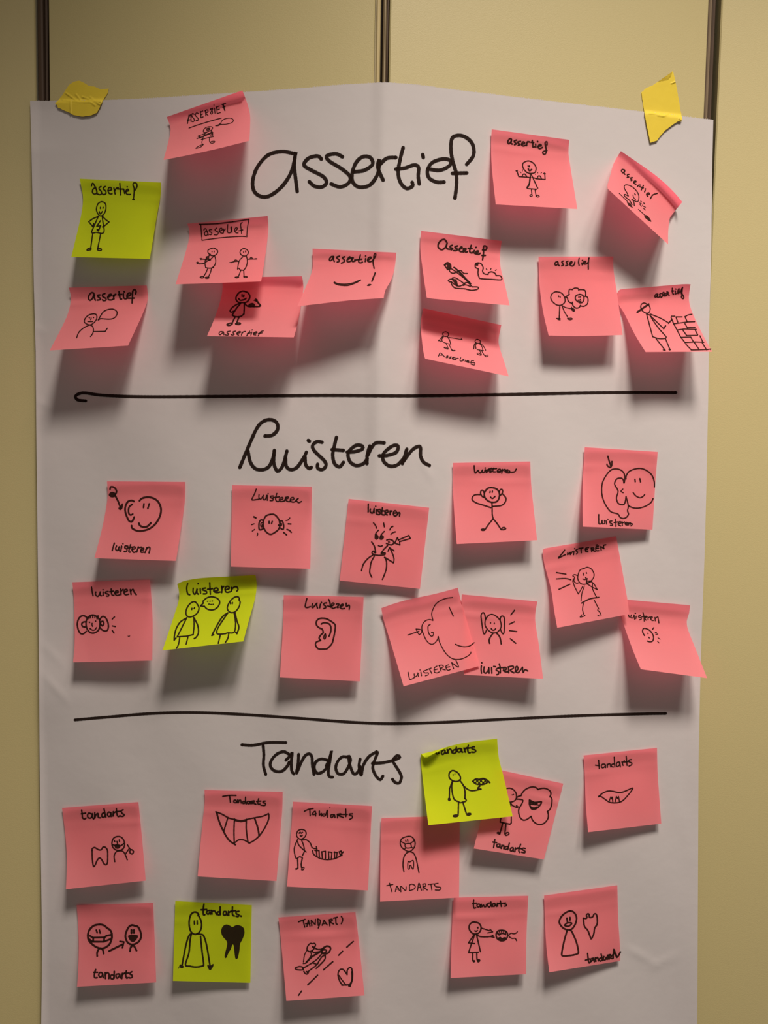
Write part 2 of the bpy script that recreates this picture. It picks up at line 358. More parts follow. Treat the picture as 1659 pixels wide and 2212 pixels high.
N((640,500,220),'pink',(265,280, 1630,345, 1425,1085, 15,1220),(80,62),
 'pink note with a bare curved smile and an exclamation mark',
 dict(lettering='w1.7;610 405,570 410,540 450,550 475,580 460,610 410,605 450,620 490/705 400,660 415,660 430,700 465,695 490,665 497/790 410,750 425,765 445,790 475,770 500,735 515/830 460,880 430,870 410,840 440,825 480,850 495,890 480,905 440/900 430,930 425,905 470,920 490,960 480/1045 380,1030 440,1015 490,1045 510,1080 498/950 465,1070 450/1130 440,1122 490/1128 395,1132 400/1160 475,1220 430,1210 415,1175 430,1160 470,1175 490,1220 488,1260 450,1295 390,1290 360,1270 370,1260 450,1250 500,1268 600',
  smile='w1.5;620 825,680 850,800 858,920 840,1000 808,1048 790/1048 790,1000 820,920 855,830 880,720 875,660 860,615 835,620 825/1000 812,1040 795',
  exclamation_mark='w1.9;1285 675,1260 740,1232 810/f1155 880,1180 858,1220 862,1200 880,1170 885'),
 dict(L='265 450,255 650,130 960',R='1605 580,1550 780,1450 960',B='850 1125'))
N((890,480,220),'pink',(150,140, 1462,305, 1590,1355, 240,1228),(55,65),
 'pink note with a microphone, a crossed-out arm and a flexed bicep',
 dict(lettering='w2;565 320,530 280,480 290,435 340,425 400,460 440,500 445,550 400,575 330,560 390,570 430,620 440,660 430/655 375,620 390,625 410,665 430,640 450/740 385,700 400,700 415,740 440,725 460,680 462/770 440,815 420,810 400,780 420,770 460,800 480,840 470/840 430,835 485/840 430,880 430,870 455,845 460,880 490,900 480/965 375,945 440,940 480,975 500,1000 480/915 425,980 430/1015 460,1010 495,1040 510,1080 480,1075 465,1045 480,1045 515,1090 520,1110 505/1040 410,1045 408/1150 610,1165 500,1165 400,1190 385,1220 410,1200 450,1150 450/1140 540,1195 540',
  microphone='w1.4;f575 650,630 680,640 740,620 770,580 775,560 750,580 710,560 690,535 720,525 690/-525 690,580 775/620 745,720 810,860 920,950 1000/680 735,800 830,880 920,960 1000/f690 735,730 760,850 880,950 990,935 1000,820 880/605 760,615 800,660 830,710 820,750 795,800 790,840 830,900 835',
  flexed_arm='w1.5;1080 760,1040 740,1028 710,1040 670,1090 662,1130 680,1160 740,1150 800,1180 840,1240 850/1050 670,1080 680,1040 695,1070 700/1080 760,1075 830,1090 890,1120 918,1300 930,1455 935,1440 875,1370 870/w1.6;1240 850,1250 820,1300 808,1350 830,1370 865/w1.2;1210 760,1222 776/1288 755,1282 770/1375 775,1358 785/w1.5;640 970,650 1020,700 1070,780 1080,860 1085,960 1108,1040 1100,1080 1080,1070 1055,980 1052/640 970,610 970,592 945,640 925,690 935,720 950,740 1030/w1.9;660 930,690 970,730 1025/700 935,720 980/w1.4;660 905,720 910,850 1000/660 905,670 935/640 970,720 1030,780 1040,830 1015,870 985,920 990,975 1045/830 1030,880 1020,950 1045/870 990,850 1010'),
 dict(u=(3,9), L='135 300,140 500,185 850',R='1435 500,1440 720,1510 1000',B='330 1245'))
N((890,640,220),'pink',(185,195, 1455,468, 1575,1305, 215,1018),(72,66),
 'pink note half in shade, two small people, one pointing at the other',
 dict(figure='w1.1;o545 578,590 600,590 640,550 655,510 640,502 600/500 655,460 690,455 720,430 722/440 710,465 738/w1.3;510 660,485 700,492 735/w1.2;580 660,610 710,632 780/w.9;510 745,560 765,632 778/600 670,700 685,812 705/-800 682,806 700,820 708/555 768,590 860,520 835,545 830,590 860/600 775,650 870,700 880,705 888,660 890,640 865',
  second_figure='w1.1;o1065 700,1110 725,1112 755,1070 765,1030 745,1035 715/w1.4;1040 755,1015 790,1005 855/w1.2;1050 770,1035 800,1042 850/w1;1100 770,1140 820,1155 885/1115 765,1170 820,1200 880/1060 868,1165 885/1095 870,1130 955,1070 945,1060 930,1090 925,1130 955/1130 880,1165 940,1200 980,1240 975,1230 955,1190 965',
  lettering='w1.1;432 975,445 940,470 925,530 985/450 958,500 958/585 970,560 975,590 985,575 1000,555 998/640 985,610 990,635 1005,600 1015/655 1010,690 1000,680 990,655 1005,670 1030,700 1030/715 1000,712 1035,730 1010,755 1010/795 1000,780 1045,810 1055,850 1035,825 1025/870 1040,865 1060/890 1060,930 1060,900 1045,890 1070,930 1080/1005 1050,970 1050,955 1085,990 1080,1025 1090,1015 1120,960 1105'),
 dict(L='145 400,150 600,185 900',R='1410 700,1425 830,1500 1060'))
N((1045,260,220),'pink',(130,145, 1395,318, 1525,1445, 195,1368),(52,58),
 'pink note upper right, smiling figure in a skirt flexing both arms with small rays',
 dict(lettering='w1.8;450 305,420 300,390 350,410 380,440 350,455 310,445 370,465 385/535 320,495 335,500 350,530 380,500 395/600 340,555 350,560 370,590 395,560 405/620 390,670 370,640 350,615 390,640 415,680 405/700 410,710 350,745 350/790 325,800 380,800 430,825 430/770 355,815 362/845 385,850 440/875 340,880 345/885 420,940 410,910 390,885 430,910 460,955 440/1030 400,1030 350,1000 360,1010 430,1020 500,1000 550,970 545,965 510,1030 488',
  figure='w1.5;o720 660,800 690,850 760,840 840,790 862,710 850,645 780,640 700/722 738,725 755/745 740,745 756/w1.9;725 790,745 820,780 800/w1.4;-750 860,765 930,570 915,540 825/f520 820,545 808,555 825,538 838/-770 870,830 1000,880 1105/750 935,745 1020,705 1100,770 1115,865 1122/w1.9;755 940,740 1040,710 1090/w1.4;625 915,640 880,670 875,700 912/-800 930,860 950,1000 962,995 875/f970 862,995 850,1010 868,990 882/870 945,890 905,920 910,938 945/w1.2;o750 1225,770 1208,792 1220,780 1240/o850 1230,880 1218,905 1235,880 1248/-775 1125,785 1215/-835 1125,852 1225/w.8;632 800,632 825/590 832,608 855/700 855,716 848/842 880,843 883/878 848,882 858/930 860,945 850'),
 dict(u=(2,5), L='120 350,130 750',R='1380 520,1410 750'))
N((1295,315,220),'pink',(348,85, 1348,915, 1118,1605, 135,700),(78,70),
 'strongly tilted pink note at upper right, profile head and two arrows',
 dict(lettering='w1.6;410 395,375 385,358 405,380 440,410 420,408 395,400 440,415 465/480 465,455 470,460 500,480 508,450 515/540 520,510 520,515 545,535 555,515 565/560 590,600 585,580 570,555 590,570 615,595 625/620 660,640 640,665 640/715 645,680 720/655 665,715 685/745 725,735 750/748 700,750 704/770 790,815 790,800 765,770 780,770 800,790 825/830 860,870 800,940 775',
  profile_head='w1.2;470 815,450 770,410 700,405 655,440 635,520 660,600 730,640 810,635 890,610 910,560 890,525 870/f570 775,590 790,590 805,575 795/w1.1;545 800,555 840,590 880/w1.3;470 820,420 792,400 800,430 840,490 890,530 960/540 880,560 920,568 975',
  arrow_pair='w1;-322 775,460 910/f450 920,500 940,545 1015,480 975/-635 1035,745 1135/f745 1130,790 1150,842 1232,780 1200,735 1155/w1.2;672 900,685 915/720 930,735 945/w1;655 930,685 945/658 955,685 985/700 965,705 970/715 985,750 1000/715 1015,748 1045'),
 dict(u=(4,20), L='230 290,165 520,130 640',R='1215 1080,1150 1160,1120 1380',T='900 470,1200 740',B='600 1130'))
N((1145,530,220),'pink',(138,185, 1358,182, 1508,1460, 302,1468),(40,45),
 'pink note with a round-headed walker and a face in a flower-shaped cloud',
 dict(lettering='w1.6;450 265,415 275,405 305,425 325,455 295,455 265,460 310,475 330/540 255,515 270,535 295,545 320,515 330/620 255,590 270,605 295,615 320,580 330/650 300,680 285,680 260,650 280,650 315,690 335,720 310,730 270/800 210,790 270,800 325/845 285,850 315/850 245,858 242/870 290,910 270,905 255,875 265,875 300,920 300,940 280/960 205,950 300,950 385',
  figure='w1.4;o430 755,510 775,560 840,568 920,510 970,440 970,370 920,338 860,350 800,390 765/f458 820,470 818,470 845,460 840/f482 830,495 830,498 850,485 848/w1.5;485 980,475 1190/w1.2;430 1190,470 1190,495 1195,450 1205,490 1215/520 980,560 1080,615 1170,610 1195,650 1212,690 1200,670 1185,620 1190/530 985,590 1015,680 1030/-675 1005,690 1040/w1.8;690 1030,720 1045,715 1070,680 1045',
  flower_bubble='w1.5;-640 798,578 840,610 855/610 855,625 910,680 945/690 925,700 980,750 1020,800 1010,820 975/820 985,880 990,935 950,945 880,930 840,895 830/905 825,905 760,880 725,800 718/795 735,780 700,730 695,690 715/690 720,640 720,635 800/w1.6;o810 798,860 815,880 860,860 920,820 935,770 910,738 870,750 820/w1.3;790 842,800 845/815 838,825 842/815 880,822 885/785 890,805 908,830 910'),
 dict(L='145 500,170 800,220 1120',R='1360 400,1420 800',B='800 1478'))
N((1325,590,220),'pink',(60,330, 1258,182, 1610,1280, 525,1285),(75,72),
 'pink note at the paper edge, capped figure before a brick wall',
 dict(lettering='w1.6;725 340,690 345,675 385,695 390,725 350,715 385,730 395/775 330,750 345,765 370,745 390/820 310,795 330,805 365,775 395/825 360,850 335,840 320,820 345,830 370,860 365/875 300,870 360/875 305,905 320,880 335,910 360/960 245,965 330,985 340/950 290,985 290/1010 290,1015 340/1015 258,1020 262/1035 330,1070 300,1070 250,1050 290,1060 330,1100 290,1120 240,1105 320,1140 370,1145 410,1120 410,1110 380,1125 340/1128 230,1115 330',
  figure='w1.4;550 505,500 485,455 510,448 560,470 610,530 650,580 640,600 590,590 540,560 505/w2.3;-390 635,575 505/w1.4;-540 660,640 1035/640 1035,740 1065,830 1065,860 1050/545 665,600 690,640 760,740 900,860 1035,860 1050/600 665,760 730,900 810/w1.8;-900 815,945 765/w1.4;-600 690,820 905/w1.8;-820 905,850 858/w1.4;-695 1065,840 1250/-850 1070,920 1240/f805 1250,830 1240,855 1255,830 1265/f900 1245,920 1235,940 1248,920 1258',
  brick_wall='w1.4;-945 700,1000 700/-1020 712,1120 712/1180 700,1220 680,1280 670/-940 720,980 820,1040 930,1100 1045,1170 1135/-1180 1155,1270 1250/-1020 715,1050 800/-1165 705,1200 785/-980 825,1200 795,1325 790/-1165 820,1210 900/-1210 890,1250 885,1330 885/-1040 925,1150 910,1350 915/-1130 925,1190 1010/-1330 920,1375 1005/-1190 1015,1370 1012/-1110 1045,1260 1040/-1260 1040,1300 1110/-1410 1020,1460 1130/-1170 1130,1330 1120,1475 1125/-1320 1130,1395 1240/-1450 1140,1520 1250/-1270 1252,1530 1245,1585 1235'),
 dict(u=(3,9), T='90 270,600 225,1130 180',L='75 490,180 660,350 1000',R='1230 400,1270 600,1430 950'))
# the big title
T((520,270,540),'title_lettering','w4.3;345 187,270 175,180 200,110 280,80 370,90 440,140 475,200 465,280 400,340 300,365 180,355 260,365 360,375 440/535 225,510 205,450 220,420 265,470 300,545 340,570 380,540 410,490 405,455 375/675 210,630 190,570 205,590 240,670 290,725 340,715 385,660 410,600 390/750 310,820 300,875 260,860 215,810 210,765 250,740 320,745 380,790 412,860 395,910 320,920 230,910 280,945 365/925 260,970 220,1030 215/1078 150,1060 220,1045 310,1060 380,1100 420,1140 405,1138 380/1030 292,1090 285,1150 265,1180 280,1178 340,1185 390/1208 195,1212 215/1245 290,1320 300,1385 270,1390 235,1340 225,1270 250,1240 300,1250 350,1300 378,1350 378/1500 260,1545 200,1540 130,1500 85,1450 68,1405 85,1395 150,1405 230,1430 320,1432 400,1422 485/1405 320,1500 318')

T((495,890,450),'title_lettering','w4.1;285 190,340 185,380 150,388 110,370 75,325 60,270 75,220 130,160 260,85 440/150 310,170 400,210 450,270 458,320 430,350 360,360 305/360 310,355 400,375 460,395 468,430 420,460 310/450 370,455 430,490 458,540 440,590 370,615 320/605 360,610 420,640 450,655 440/630 225,640 232/740 240,700 235,665 265,680 310,760 390,770 430,740 458,705 445,705 415/855 200,840 260,825 340,840 410,880 435,910 400/820 298,910 305/940 318,1000 315,1060 295,1060 270,1010 265,950 320,960 390,1010 425,1070 410,1100 370/1120 270,1100 340,1098 410/1105 340,1160 250,1235 245/1195 348,1260 345,1330 320,1345 270,1300 270,1230 330,1230 390,1280 430,1340 420,1390 370/1415 295,1380 410/1390 390,1460 300,1520 275,1525 350,1550 400,1595 425')
N((190,1020,220),'pink',(310,148, 1585,158, 1435,1445, 105,1400),(40,32),
 'pink note with a big smiling face, an ear and a knobbed arrow',
 dict(lettering='w1.8;430 1155,395 1275/465 1200,450 1250,480 1275,510 1215/505 1220,500 1260,530 1280,550 1210/545 1200,535 1285/570 1165,571 1166/650 1205,610 1200,600 1230,635 1255,625 1290,590 1290/695 1180,665 1290,690 1300/640 1235,720 1220/715 1260,770 1240,760 1215,730 1225,720 1270,745 1305,780 1295/820 1215,795 1300/820 1230,870 1220/860 1270,900 1265,910 1240,880 1240,860 1275,870 1305,910 1300/960 1230,930 1310/945 1260,990 1220,1010 1240,995 1315',
  arrow='w2;360 275,370 240,410 240,450 270,465 320,440 375/f345 355,370 330,410 325,450 350,450 390,400 405,360 395,342 370/w2;-450 390,490 470,535 590/f500 580,525 570,560 510,565 560,550 600,530 612,500 600',
  ear='w2.2;750 475,710 460,650 480,610 560,610 650,650 760,680 800,720 800,755 730/w2;720 525,675 560,660 620,670 680,700 695,730 680',
  face='w2.3;840 465,880 425,980 405,1080 430,1150 490,1190 600,1170 720,1100 840,1000 920,880 955,790 950,720 910,710 870/830 830,850 870,910 895,970 880,1025 825/w2;912 515,905 575/998 515,975 590'),
 dict(L='320 380,290 620,220 960',R='1585 380,1560 620,1500 1020'))
N((480,1030,220),'pink',(162,135, 1462,160, 1435,1500, 138,1462),(26,32),
 'pink note with a mouthless round head, two small ears and sound dashes',
 dict(lettering='w1.5;555 200,525 280,485 370,560 368,600 360/600 290,600 340,630 360,670 300/665 310,670 365,705 365,725 300/735 300,735 380/748 272,750 274/830 310,790 315,790 335,830 360,820 385,780 385/890 270,870 350,885 395,920 400/830 335,930 325/930 375,985 360,985 335,950 340,930 370,950 400,1000 395/1040 330,1010 395/1030 335,1075 325,1075 345,1030 370,1070 400,1120 400/1110 375,1165 365,1160 335,1120 345,1110 390,1150 410,1190 400,1235 350/1240 350,1200 380,1220 400,1250 420,1290 400',
  head='w1.9;o790 610,860 620,920 690,940 770,920 850,850 910,785 935,720 900,675 820,670 730,710 640/765 725,765 755/815 725,805 758',
  ear_pair='w1.9;665 710,630 700,602 750,600 840,625 862,670 840/w1.4;655 740,630 760,632 810,655 815/655 770,648 800/w1.8;935 725,975 715,1000 780,1000 840,985 855,935 825/915 785,960 795,965 765,935 750',
  sound_marks='w1.9;515 650,550 668/w1.3;480 778,520 765/490 883,528 855/575 918,580 930,568 960/1040 710,1075 700,1102 668/w1.7;1075 765,1120 768/1055 855,1100 875,1125 905/1000 905,1050 945'))
N((720,1065,220),'pink',(250,95, 1562,240, 1412,1562, 105,1425),(16,14),
 'pink note with a comma-eyed figure and an outlined block arrow',
 dict(lettering='w1.8;570 180,568 305/605 260,600 300,640 325,665 260/665 250,665 320/690 215,691 217/700 270,698 330/765 265,725 270,730 295,765 320,750 348,710 345/800 240,790 340,835 355/770 290,830 290/850 320,890 310,885 280,850 290,845 335,880 355/925 290,925 350/925 310,955 290/985 325,1025 320,1020 290,990 295,980 345,1010 375,1040 350/1045 320,1050 350/1045 350,1070 315,1085 330,1078 372',
  comma_eye_pair='w1.6;735 605,690 660,685 700/f690 670,725 690,735 730,710 755,680 745,678 700/830 625,780 680,765 720/f775 685,815 700,820 730,790 758,757 750,757 720',
  figure='w1.7;625 795,670 870,688 970,660 960,690 970/690 965,650 945,630 970,660 1000,740 1015,830 1005,845 985,800 965,780 985,845 975/885 855,820 920,780 980/645 1010,560 1070,490 1160,460 1262/670 1025,620 1120,600 1220,595 1300,628 1370/835 1045,865 1110,865 1220,840 1310,800 1405/-835 1045,980 1135/w1.6;980 1135,990 1080,970 1000,920 890/-892 945,915 890,990 940/735 855,765 868,798 858/w1.7;870 765,920 755,970 775,985 810,960 840,920 840,865 820/f890 792,920 792,925 802,895 802',
  rays='w1.6;655 485,690 530,702 570/820 488,832 550/972 542,940 560,922 598/1010 632,970 645,940 670',
  block_arrow='w1.6;-1230 690,1060 765,1045 725,1000 815,1085 845,1080 790,1255 740,1230 690'))
N((960,980,220),'pink',(140,150, 1398,128, 1510,1410, 202,1472),(42,34),
 'pink note right of centre, stick figure with its hands cupped behind both big ears',
 dict(lettering='w1.7;485 195,490 260,505 315,550 270,560 295,590 310,620 265/620 270,615 300,650 300,665 260/665 230,667 232/680 265,680 305,700 290,700 260/770 235,730 250,720 275,765 280,760 300,740 300/800 235,790 290,830 295/720 250,850 240/860 290,920 280,905 250,870 265,865 300,910 300/945 255,935 315/945 275,990 255,985 290/990 285,1035 280,1030 260,1000 275,1010 305,1060 310/1060 280,1075 300,1140 295,1170 250',
  figure='w2;o760 552,850 575,895 640,890 720,850 780,770 790,700 760,655 700,655 630,700 570/w1.7;650 640,630 600,600 600,590 640,610 690,650 712/895 620,910 585,940 585,950 620,930 660,900 685/745 612,742 632/783 608,780 628/750 705,785 728,825 695/w1.7;585 665,500 670,455 710,460 760,530 805,640 840,755 878/945 655,985 695,1005 740,980 805,920 845,790 858/w1.7;775 795,778 900,780 990,795 1060/-800 1065,850 1125,925 1235/-785 1070,720 1150,655 1245/o600 1238,630 1225,655 1235,630 1250/925 1235,970 1235,1000 1220,970 1200,940 1210'),
 dict(L='140 560,160 960',R='1415 520,1455 900'))
N((1235,945,220),'pink',(212,158, 1402,235, 1315,1502, 182,1452),(40,14),
 'pink note with a huge ear joined to a smiling face',
 dict(face_with_ear='w1.6;885 675,890 620,940 550,1040 510,1140 505,1240 550,1310 620,1345 720,1348 805/1325 995,1290 1060,1200 1120,1090 1150,1000 1145,930 1115/855 740,865 680,855 590,800 530,720 510,640 530,560 620,500 740,488 880,510 1000,560 1110,640 1210,750 1245,790 1300,840 1318,890 1300,925 1250,910 1190,922 1110,885 960/885 965,860 1080,800 1092,750 1060,730 980,755 870,700 760,730 680,790 660,835 680,850 740/w1.3;835 840,802 875,840 900/w1.7;1030 680,1035 720/1110 670,1122 725/w1.5;1000 895,1045 950,1110 980,1160 960,1190 928',
  arrow='w1.8;590 305,610 380,635 455/655 390,650 460,620 485,580 455,575 435',
  lettering='w1.5;440 1255,440 1340,445 1405,480 1400,495 1350/495 1360,500 1405,520 1405/535 1350,540 1405/560 1355,570 1410/590 1330,591 1332/655 1360,620 1365,625 1390,655 1405,665 1435,630 1430/710 1330,720 1390,720 1448/690 1385,750 1375/760 1400,800 1395,795 1370,765 1380,760 1420,800 1440/820 1370,825 1435/825 1395,860 1375/870 1405,905 1400,895 1380,870 1395,880 1420,910 1425/920 1390,925 1425/930 1400,955 1385,950 1420/960 1400,990 1410,965 1440'),
 dict(L='190 520,178 800,178 1150',R='1360 780'))
N((1155,1145,220),'pink',(132,318, 1328,102, 1540,1370, 368,1592),(48,26),
 'pink note with a figure holding hand to ear, three lines at its left',
 dict(lettering='w1.5;490 325,440 390,385 455,440 430,500 400/540 360,535 400,580 360/580 360,580 400,615 350/640 345,635 400/650 300,652 302/700 310,670 330,700 360,680 390/720 300,790 290/755 295,760 370/880 285,830 300,835 350,865 345,870 355/830 320,860 315/920 290,930 350/920 295,960 290,965 315,930 320,985 345/1040 260,1000 275,1000 330,1045 335/1005 295,1040 295/1000 245,1020 240/1075 270,1085 330/1080 270,1130 300/1125 300,1125 250,1160 240',
  figure='w1.3;795 630,860 605,930 640,968 720,950 790,900 840,830 880,750 870,705 800,710 720,740 650,790 628/790 700,797 735/842 690,846 705/785 795,820 805,860 790/w1.5;830 775,850 800,845 850,870 870/870 830,900 830/860 880,850 840/w1.2;695 740,650 725,620 745,650 770,640 830,680 865,710 860/-632 790,620 830,650 920,712 1040,780 920/-1020 970,940 930,860 880/-870 860,925 840,970 880,1020 970/810 910,770 1030,755 1155/945 860,945 960,1010 1095/w1.6;765 1188,900 1120,1045 1095/w1.2;795 1195,780 1290,800 1370/770 1380,740 1415,780 1410,820 1390/970 1140,1045 1285/1025 1300,1070 1350,1082 1390/1030 1390,1048 1398',
  sound_lines='w1.5;355 692,510 718/355 795,500 788,590 808/395 965,575 882'),
 dict(T='160 300,700 210',L='150 520,265 960,320 1330',R='1420 620,1510 1130'))
N((140,1235,220),'pink',(120,172, 1388,130, 1425,1445, 135,1475),(32,32),
 'pink note with a fringed face between two giant ears',
 dict(lettering='w1.7;435 250,445 320,460 390/505 330,500 370,540 400,580 330/575 330,580 385,600 390/625 330,625 385/622 292,624 294/705 320,665 330,665 350,715 370,710 395,680 395/755 280,765 370,800 385/730 325,790 315/815 345,870 335,860 310,825 320,815 355,850 385,890 375/910 280,915 375/915 320,950 285/975 330,1020 310,1005 285,970 300,965 345,990 375,1040 365/1065 290,1080 370/1070 320,1110 285,1130 330,1165 375',
  face='w1.9;o450 705,520 730,565 790,570 880,540 960,460 1000,390 970,350 890,350 800,380 740/w1.5;390 745,375 770/420 730,410 755/455 725,455 750/490 725,490 750/520 735,525 770/f395 810,415 820,408 835,392 830/f495 795,512 800,508 815,492 812/445 840,442 860,452 888/410 925,450 950,490 945,515 910/540 715,542 735',
  ear_pair='w1.9;355 740,300 715,240 745,205 830,215 930,250 1000,300 1010,350 970/340 815,300 820,275 850,290 890,330 900/w1.9;570 780,610 730,660 745,700 820,710 900,690 955,650 965,600 940,575 910/590 860,610 880,635 850,625 810,590 815,580 850',
  sound_marks='w1.6;810 735,772 772/775 882,825 892/772 955,802 998/w1;1030 1047,1043 1055,1058 1045'),
 dict(u=(4,4), L='140 350,155 700,160 1150',R='1410 420,1430 800'))
N((345,1225,220),'green',(285,275, 1560,128, 1362,1210, 45,1358),(72,66),
 'yellow-green note with two people and a dotted speech bubble',
 dict(lettering='w1.8;455 270,440 340,455 430,490 450/545 345,545 410,575 440,610 360/605 360,610 420,630 440/660 350,665 425/625 268,627 270/745 340,700 350,700 370,760 395,760 430,710 435/815 255,820 350,825 440/780 360,860 350/880 390,950 380,935 340,890 350,885 395,930 415,985 405/1010 310,1015 350,1010 415/1010 340,1045 315/1065 370,1130 350,1120 315,1080 320,1065 370,1090 410,1150 400/1170 330,1170 390/1170 370,1210 325,1260 325,1275 370,1255 390',
  left_person='w1.7;o575 565,610 600,640 670,610 750,540 800,470 810,430 770,435 690,480 610,530 570/525 670,522 690/568 660,560 675/-440 825,285 1135,440 1125,540 1100/555 820,560 950,545 1100/w1.8;440 830,340 890,270 1000,240 1120,235 1185/-235 1190,265 1155/560 830,620 950,630 1070,595 1140,560 1165/w1.6;325 1150,305 1260,275 1320/460 1140,430 1255',
  speech_bubble='w1.7;-665 632,710 585/710 585,710 550,770 500,850 482,940 510,978 570,945 650,870 695,780 685,725 635/-665 632,725 640/w1.3;775 558,788 554/815 555,825 555/850 552,862 552/797 602,810 602/830 607,842 607/865 605,875 605',
  right_person='w1.7;1300 520,1280 485,1220 490,1150 550,1105 640,1110 700,1160 740,1230 725,1290 650,1310 570,1290 530/1155 578,1153 596/1185 575,1182 596/1110 745,960 970,930 1060,950 1090,1060 1085,1110 1070,1190 1070,1225 1030,1235 900,1210 735/w1.8;1110 745,1030 800,950 920,860 1090,850 1115/-850 1112,880 1100/1225 740,1260 880,1290 980,1260 1075/-1238 1060,1258 1085/w1.7;990 1095,955 1240/1125 1075,1110 1160,1070 1225'),
 dict(u=(9,6), T='380 230,660 180,1100 155',L='305 350,315 520,230 800',R='1580 280,1555 500,1450 880'))

N((590,1265,220),'pink',(172,155, 1475,185, 1412,1560, 110,1495),(36,22),
 'pink note with a single outlined ear as its only drawing',
 dict(lettering='w1.7;550 210,530 290,525 345,560 355,605 340/640 295,632 350,650 355,700 300,715 285/705 290,715 340,725 365/770 300,760 360/785 270,790 278/870 280,835 285,825 310,860 340,855 360,825 372/905 225,925 270,935 350/890 330,930 340,960 330,995 300,985 285,960 290,955 350,980 370,1020 350/1030 300,1060 295,1075 310,1040 350,1060 355/1085 350,1140 320,1135 300,1100 320,1095 350,1120 375,1165 370/1190 285,1195 340,1235 315,1245 340,1240 385',
  ear='w1.9;770 890,750 850,780 800,815 765,800 710,760 690,720 660,700 610,720 560,770 533,850 535,920 565,985 610,1012 650,1005 750,985 850,960 940,920 990,875 1028,810 1035,740 1030,700 990,690 950,710 915,775 892/785 625,820 605,870 607,920 630,942 680,940 740,925 790,910 825/w1.6;o850 785,858 830,840 870,825 850,830 820'),
 dict(L='165 520,150 850'))
N((975,1265,220),'pink',(172,143, 1402,258, 1495,1520, 205,1452),(34,44),
 'pink note partly covered on its left, long-eared smiling bust with four dashes',
 dict(lettering='w1.8;490 1305,485 1360,492 1425/495 1250,497 1262/535 1325,530 1400,560 1425,600 1380,610 1335/610 1335,615 1425/655 1335,660 1425/690 1315,720 1320/775 1345,745 1350,730 1375,770 1400,765 1440,740 1450/780 1275,795 1330,800 1420/760 1340,850 1335/845 1385,890 1370,895 1345,870 1330,850 1370,870 1400,920 1405/930 1325,935 1420/925 1325,1000 1310,1010 1345,960 1380,1020 1420/1040 1400,1085 1360,1070 1315,1045 1340,1050 1400,1090 1415,1130 1370,1160 1330/1160 1330,1170 1415,1200 1370,1245 1390',
  figure='w1.5;o655 468,720 490,790 560,812 640,800 700,750 755,700 770,640 755,580 700,550 640,555 560,600 490/w1.6;560 545,540 460,512 440,485 480,490 560,510 700,525 775,545 785,575 720/795 560,805 510,835 495,865 530,865 640,860 750,845 785,820 760,800 710/f638 595,648 608,640 622,628 608/f700 600,708 615,700 632,692 615/650 700,670 722,700 722,722 700/w1.8;680 775,640 830,615 890,625 940/740 775,785 830,805 900,812 950',
  sound_marks='w1.6;970 475,1030 400/945 628,1028 588/950 732,1065 748/960 865,1050 938'),
 dict(u=(4,3), L='160 260,190 420,205 900',R='1365 540,1430 1000'))
N((815,1260,230),'pink',(65,385, 1255,70, 1600,1288, 410,1605),(62,36),
 'pink note tilted left, large partial face with an ear, thin capitals along the bottom',
 dict(face_with_ear='w1.2;1175 220,1080 232,990 265,915 320,870 400,848 480,868 575/868 578,810 565,750 585,705 640,695 710,720 790,760 880,810 935,860 948,905 920,940 870,950 825,965 900,1000 980,1060 1080,1130 1150,1210 1183,1300 1180,1380 1150,1450 1100,1458 1070/w1.3;825 642,795 660,790 710,800 770,825 810,855 825,878 790,865 762,845 765/1120 370,1185 510/1215 948,1280 975,1360 988,1440 975,1510 925',
  arrow='w1.2;475 805,580 770,650 745/-605 710,625 760,655 800/605 712,650 715,690 730,690 770,655 800',
  lettering='w1.2;480 1385,500 1480,520 1498,590 1460/575 1410,580 1445,605 1450,640 1400/630 1395,640 1450/680 1380,690 1440/665 1348,667 1352/760 1355,720 1370,745 1395,795 1395,790 1425,750 1440/765 1350,840 1320/810 1330,850 1405/930 1290,890 1320,890 1380,930 1395,965 1380/890 1350,940 1335/965 1280,995 1370/960 1280,1010 1275,1030 1300,990 1325,1060 1350/1110 1270,1070 1290,1080 1340,1110 1355,1140 1340/1075 1310,1130 1300/1160 1235,1190 1330/1160 1235,1265 1305,1225 1195'),
 dict(u=(6,4), T='400 275,900 165',L='90 540,220 960',R='1330 370'))
N((1320,1270,220),'pink',(110,178, 1288,282, 1565,1470, 485,1325),(72,66),
 'pink note jutting past the paper edge, tiny round face with dashes',
 dict(lettering='w1.3;285 440,295 475/330 440,320 480,350 490,375 450/375 440,385 510/410 460,405 500/390 410,402 413/480 445,450 455,450 475,490 485,490 510,460 520/520 400,535 460,540 540/500 470,580 460/555 490,580 470,565 460,550 490,570 525/600 465,605 520/605 490,635 470/645 500,675 480,660 465,645 490,660 525,690 530/715 480,720 535/720 500,760 470,770 510,780 570',
  face='w1.5;545 775,515 720,520 670,555 658,620 685,670 740,692 800,680 860,640 878,590 865/f598 730,610 745,604 755,594 742/f612 798,632 815,625 825,612 810',
  sound_marks='w1.4;675 675,695 648/720 730,738 722/w1.2;730 755,762 752/w1;765 812,800 835/755 865,782 895'),
 dict(u=(4,3), L='130 320,180 520,350 1000',R='1270 420,1235 610,1400 1050'))
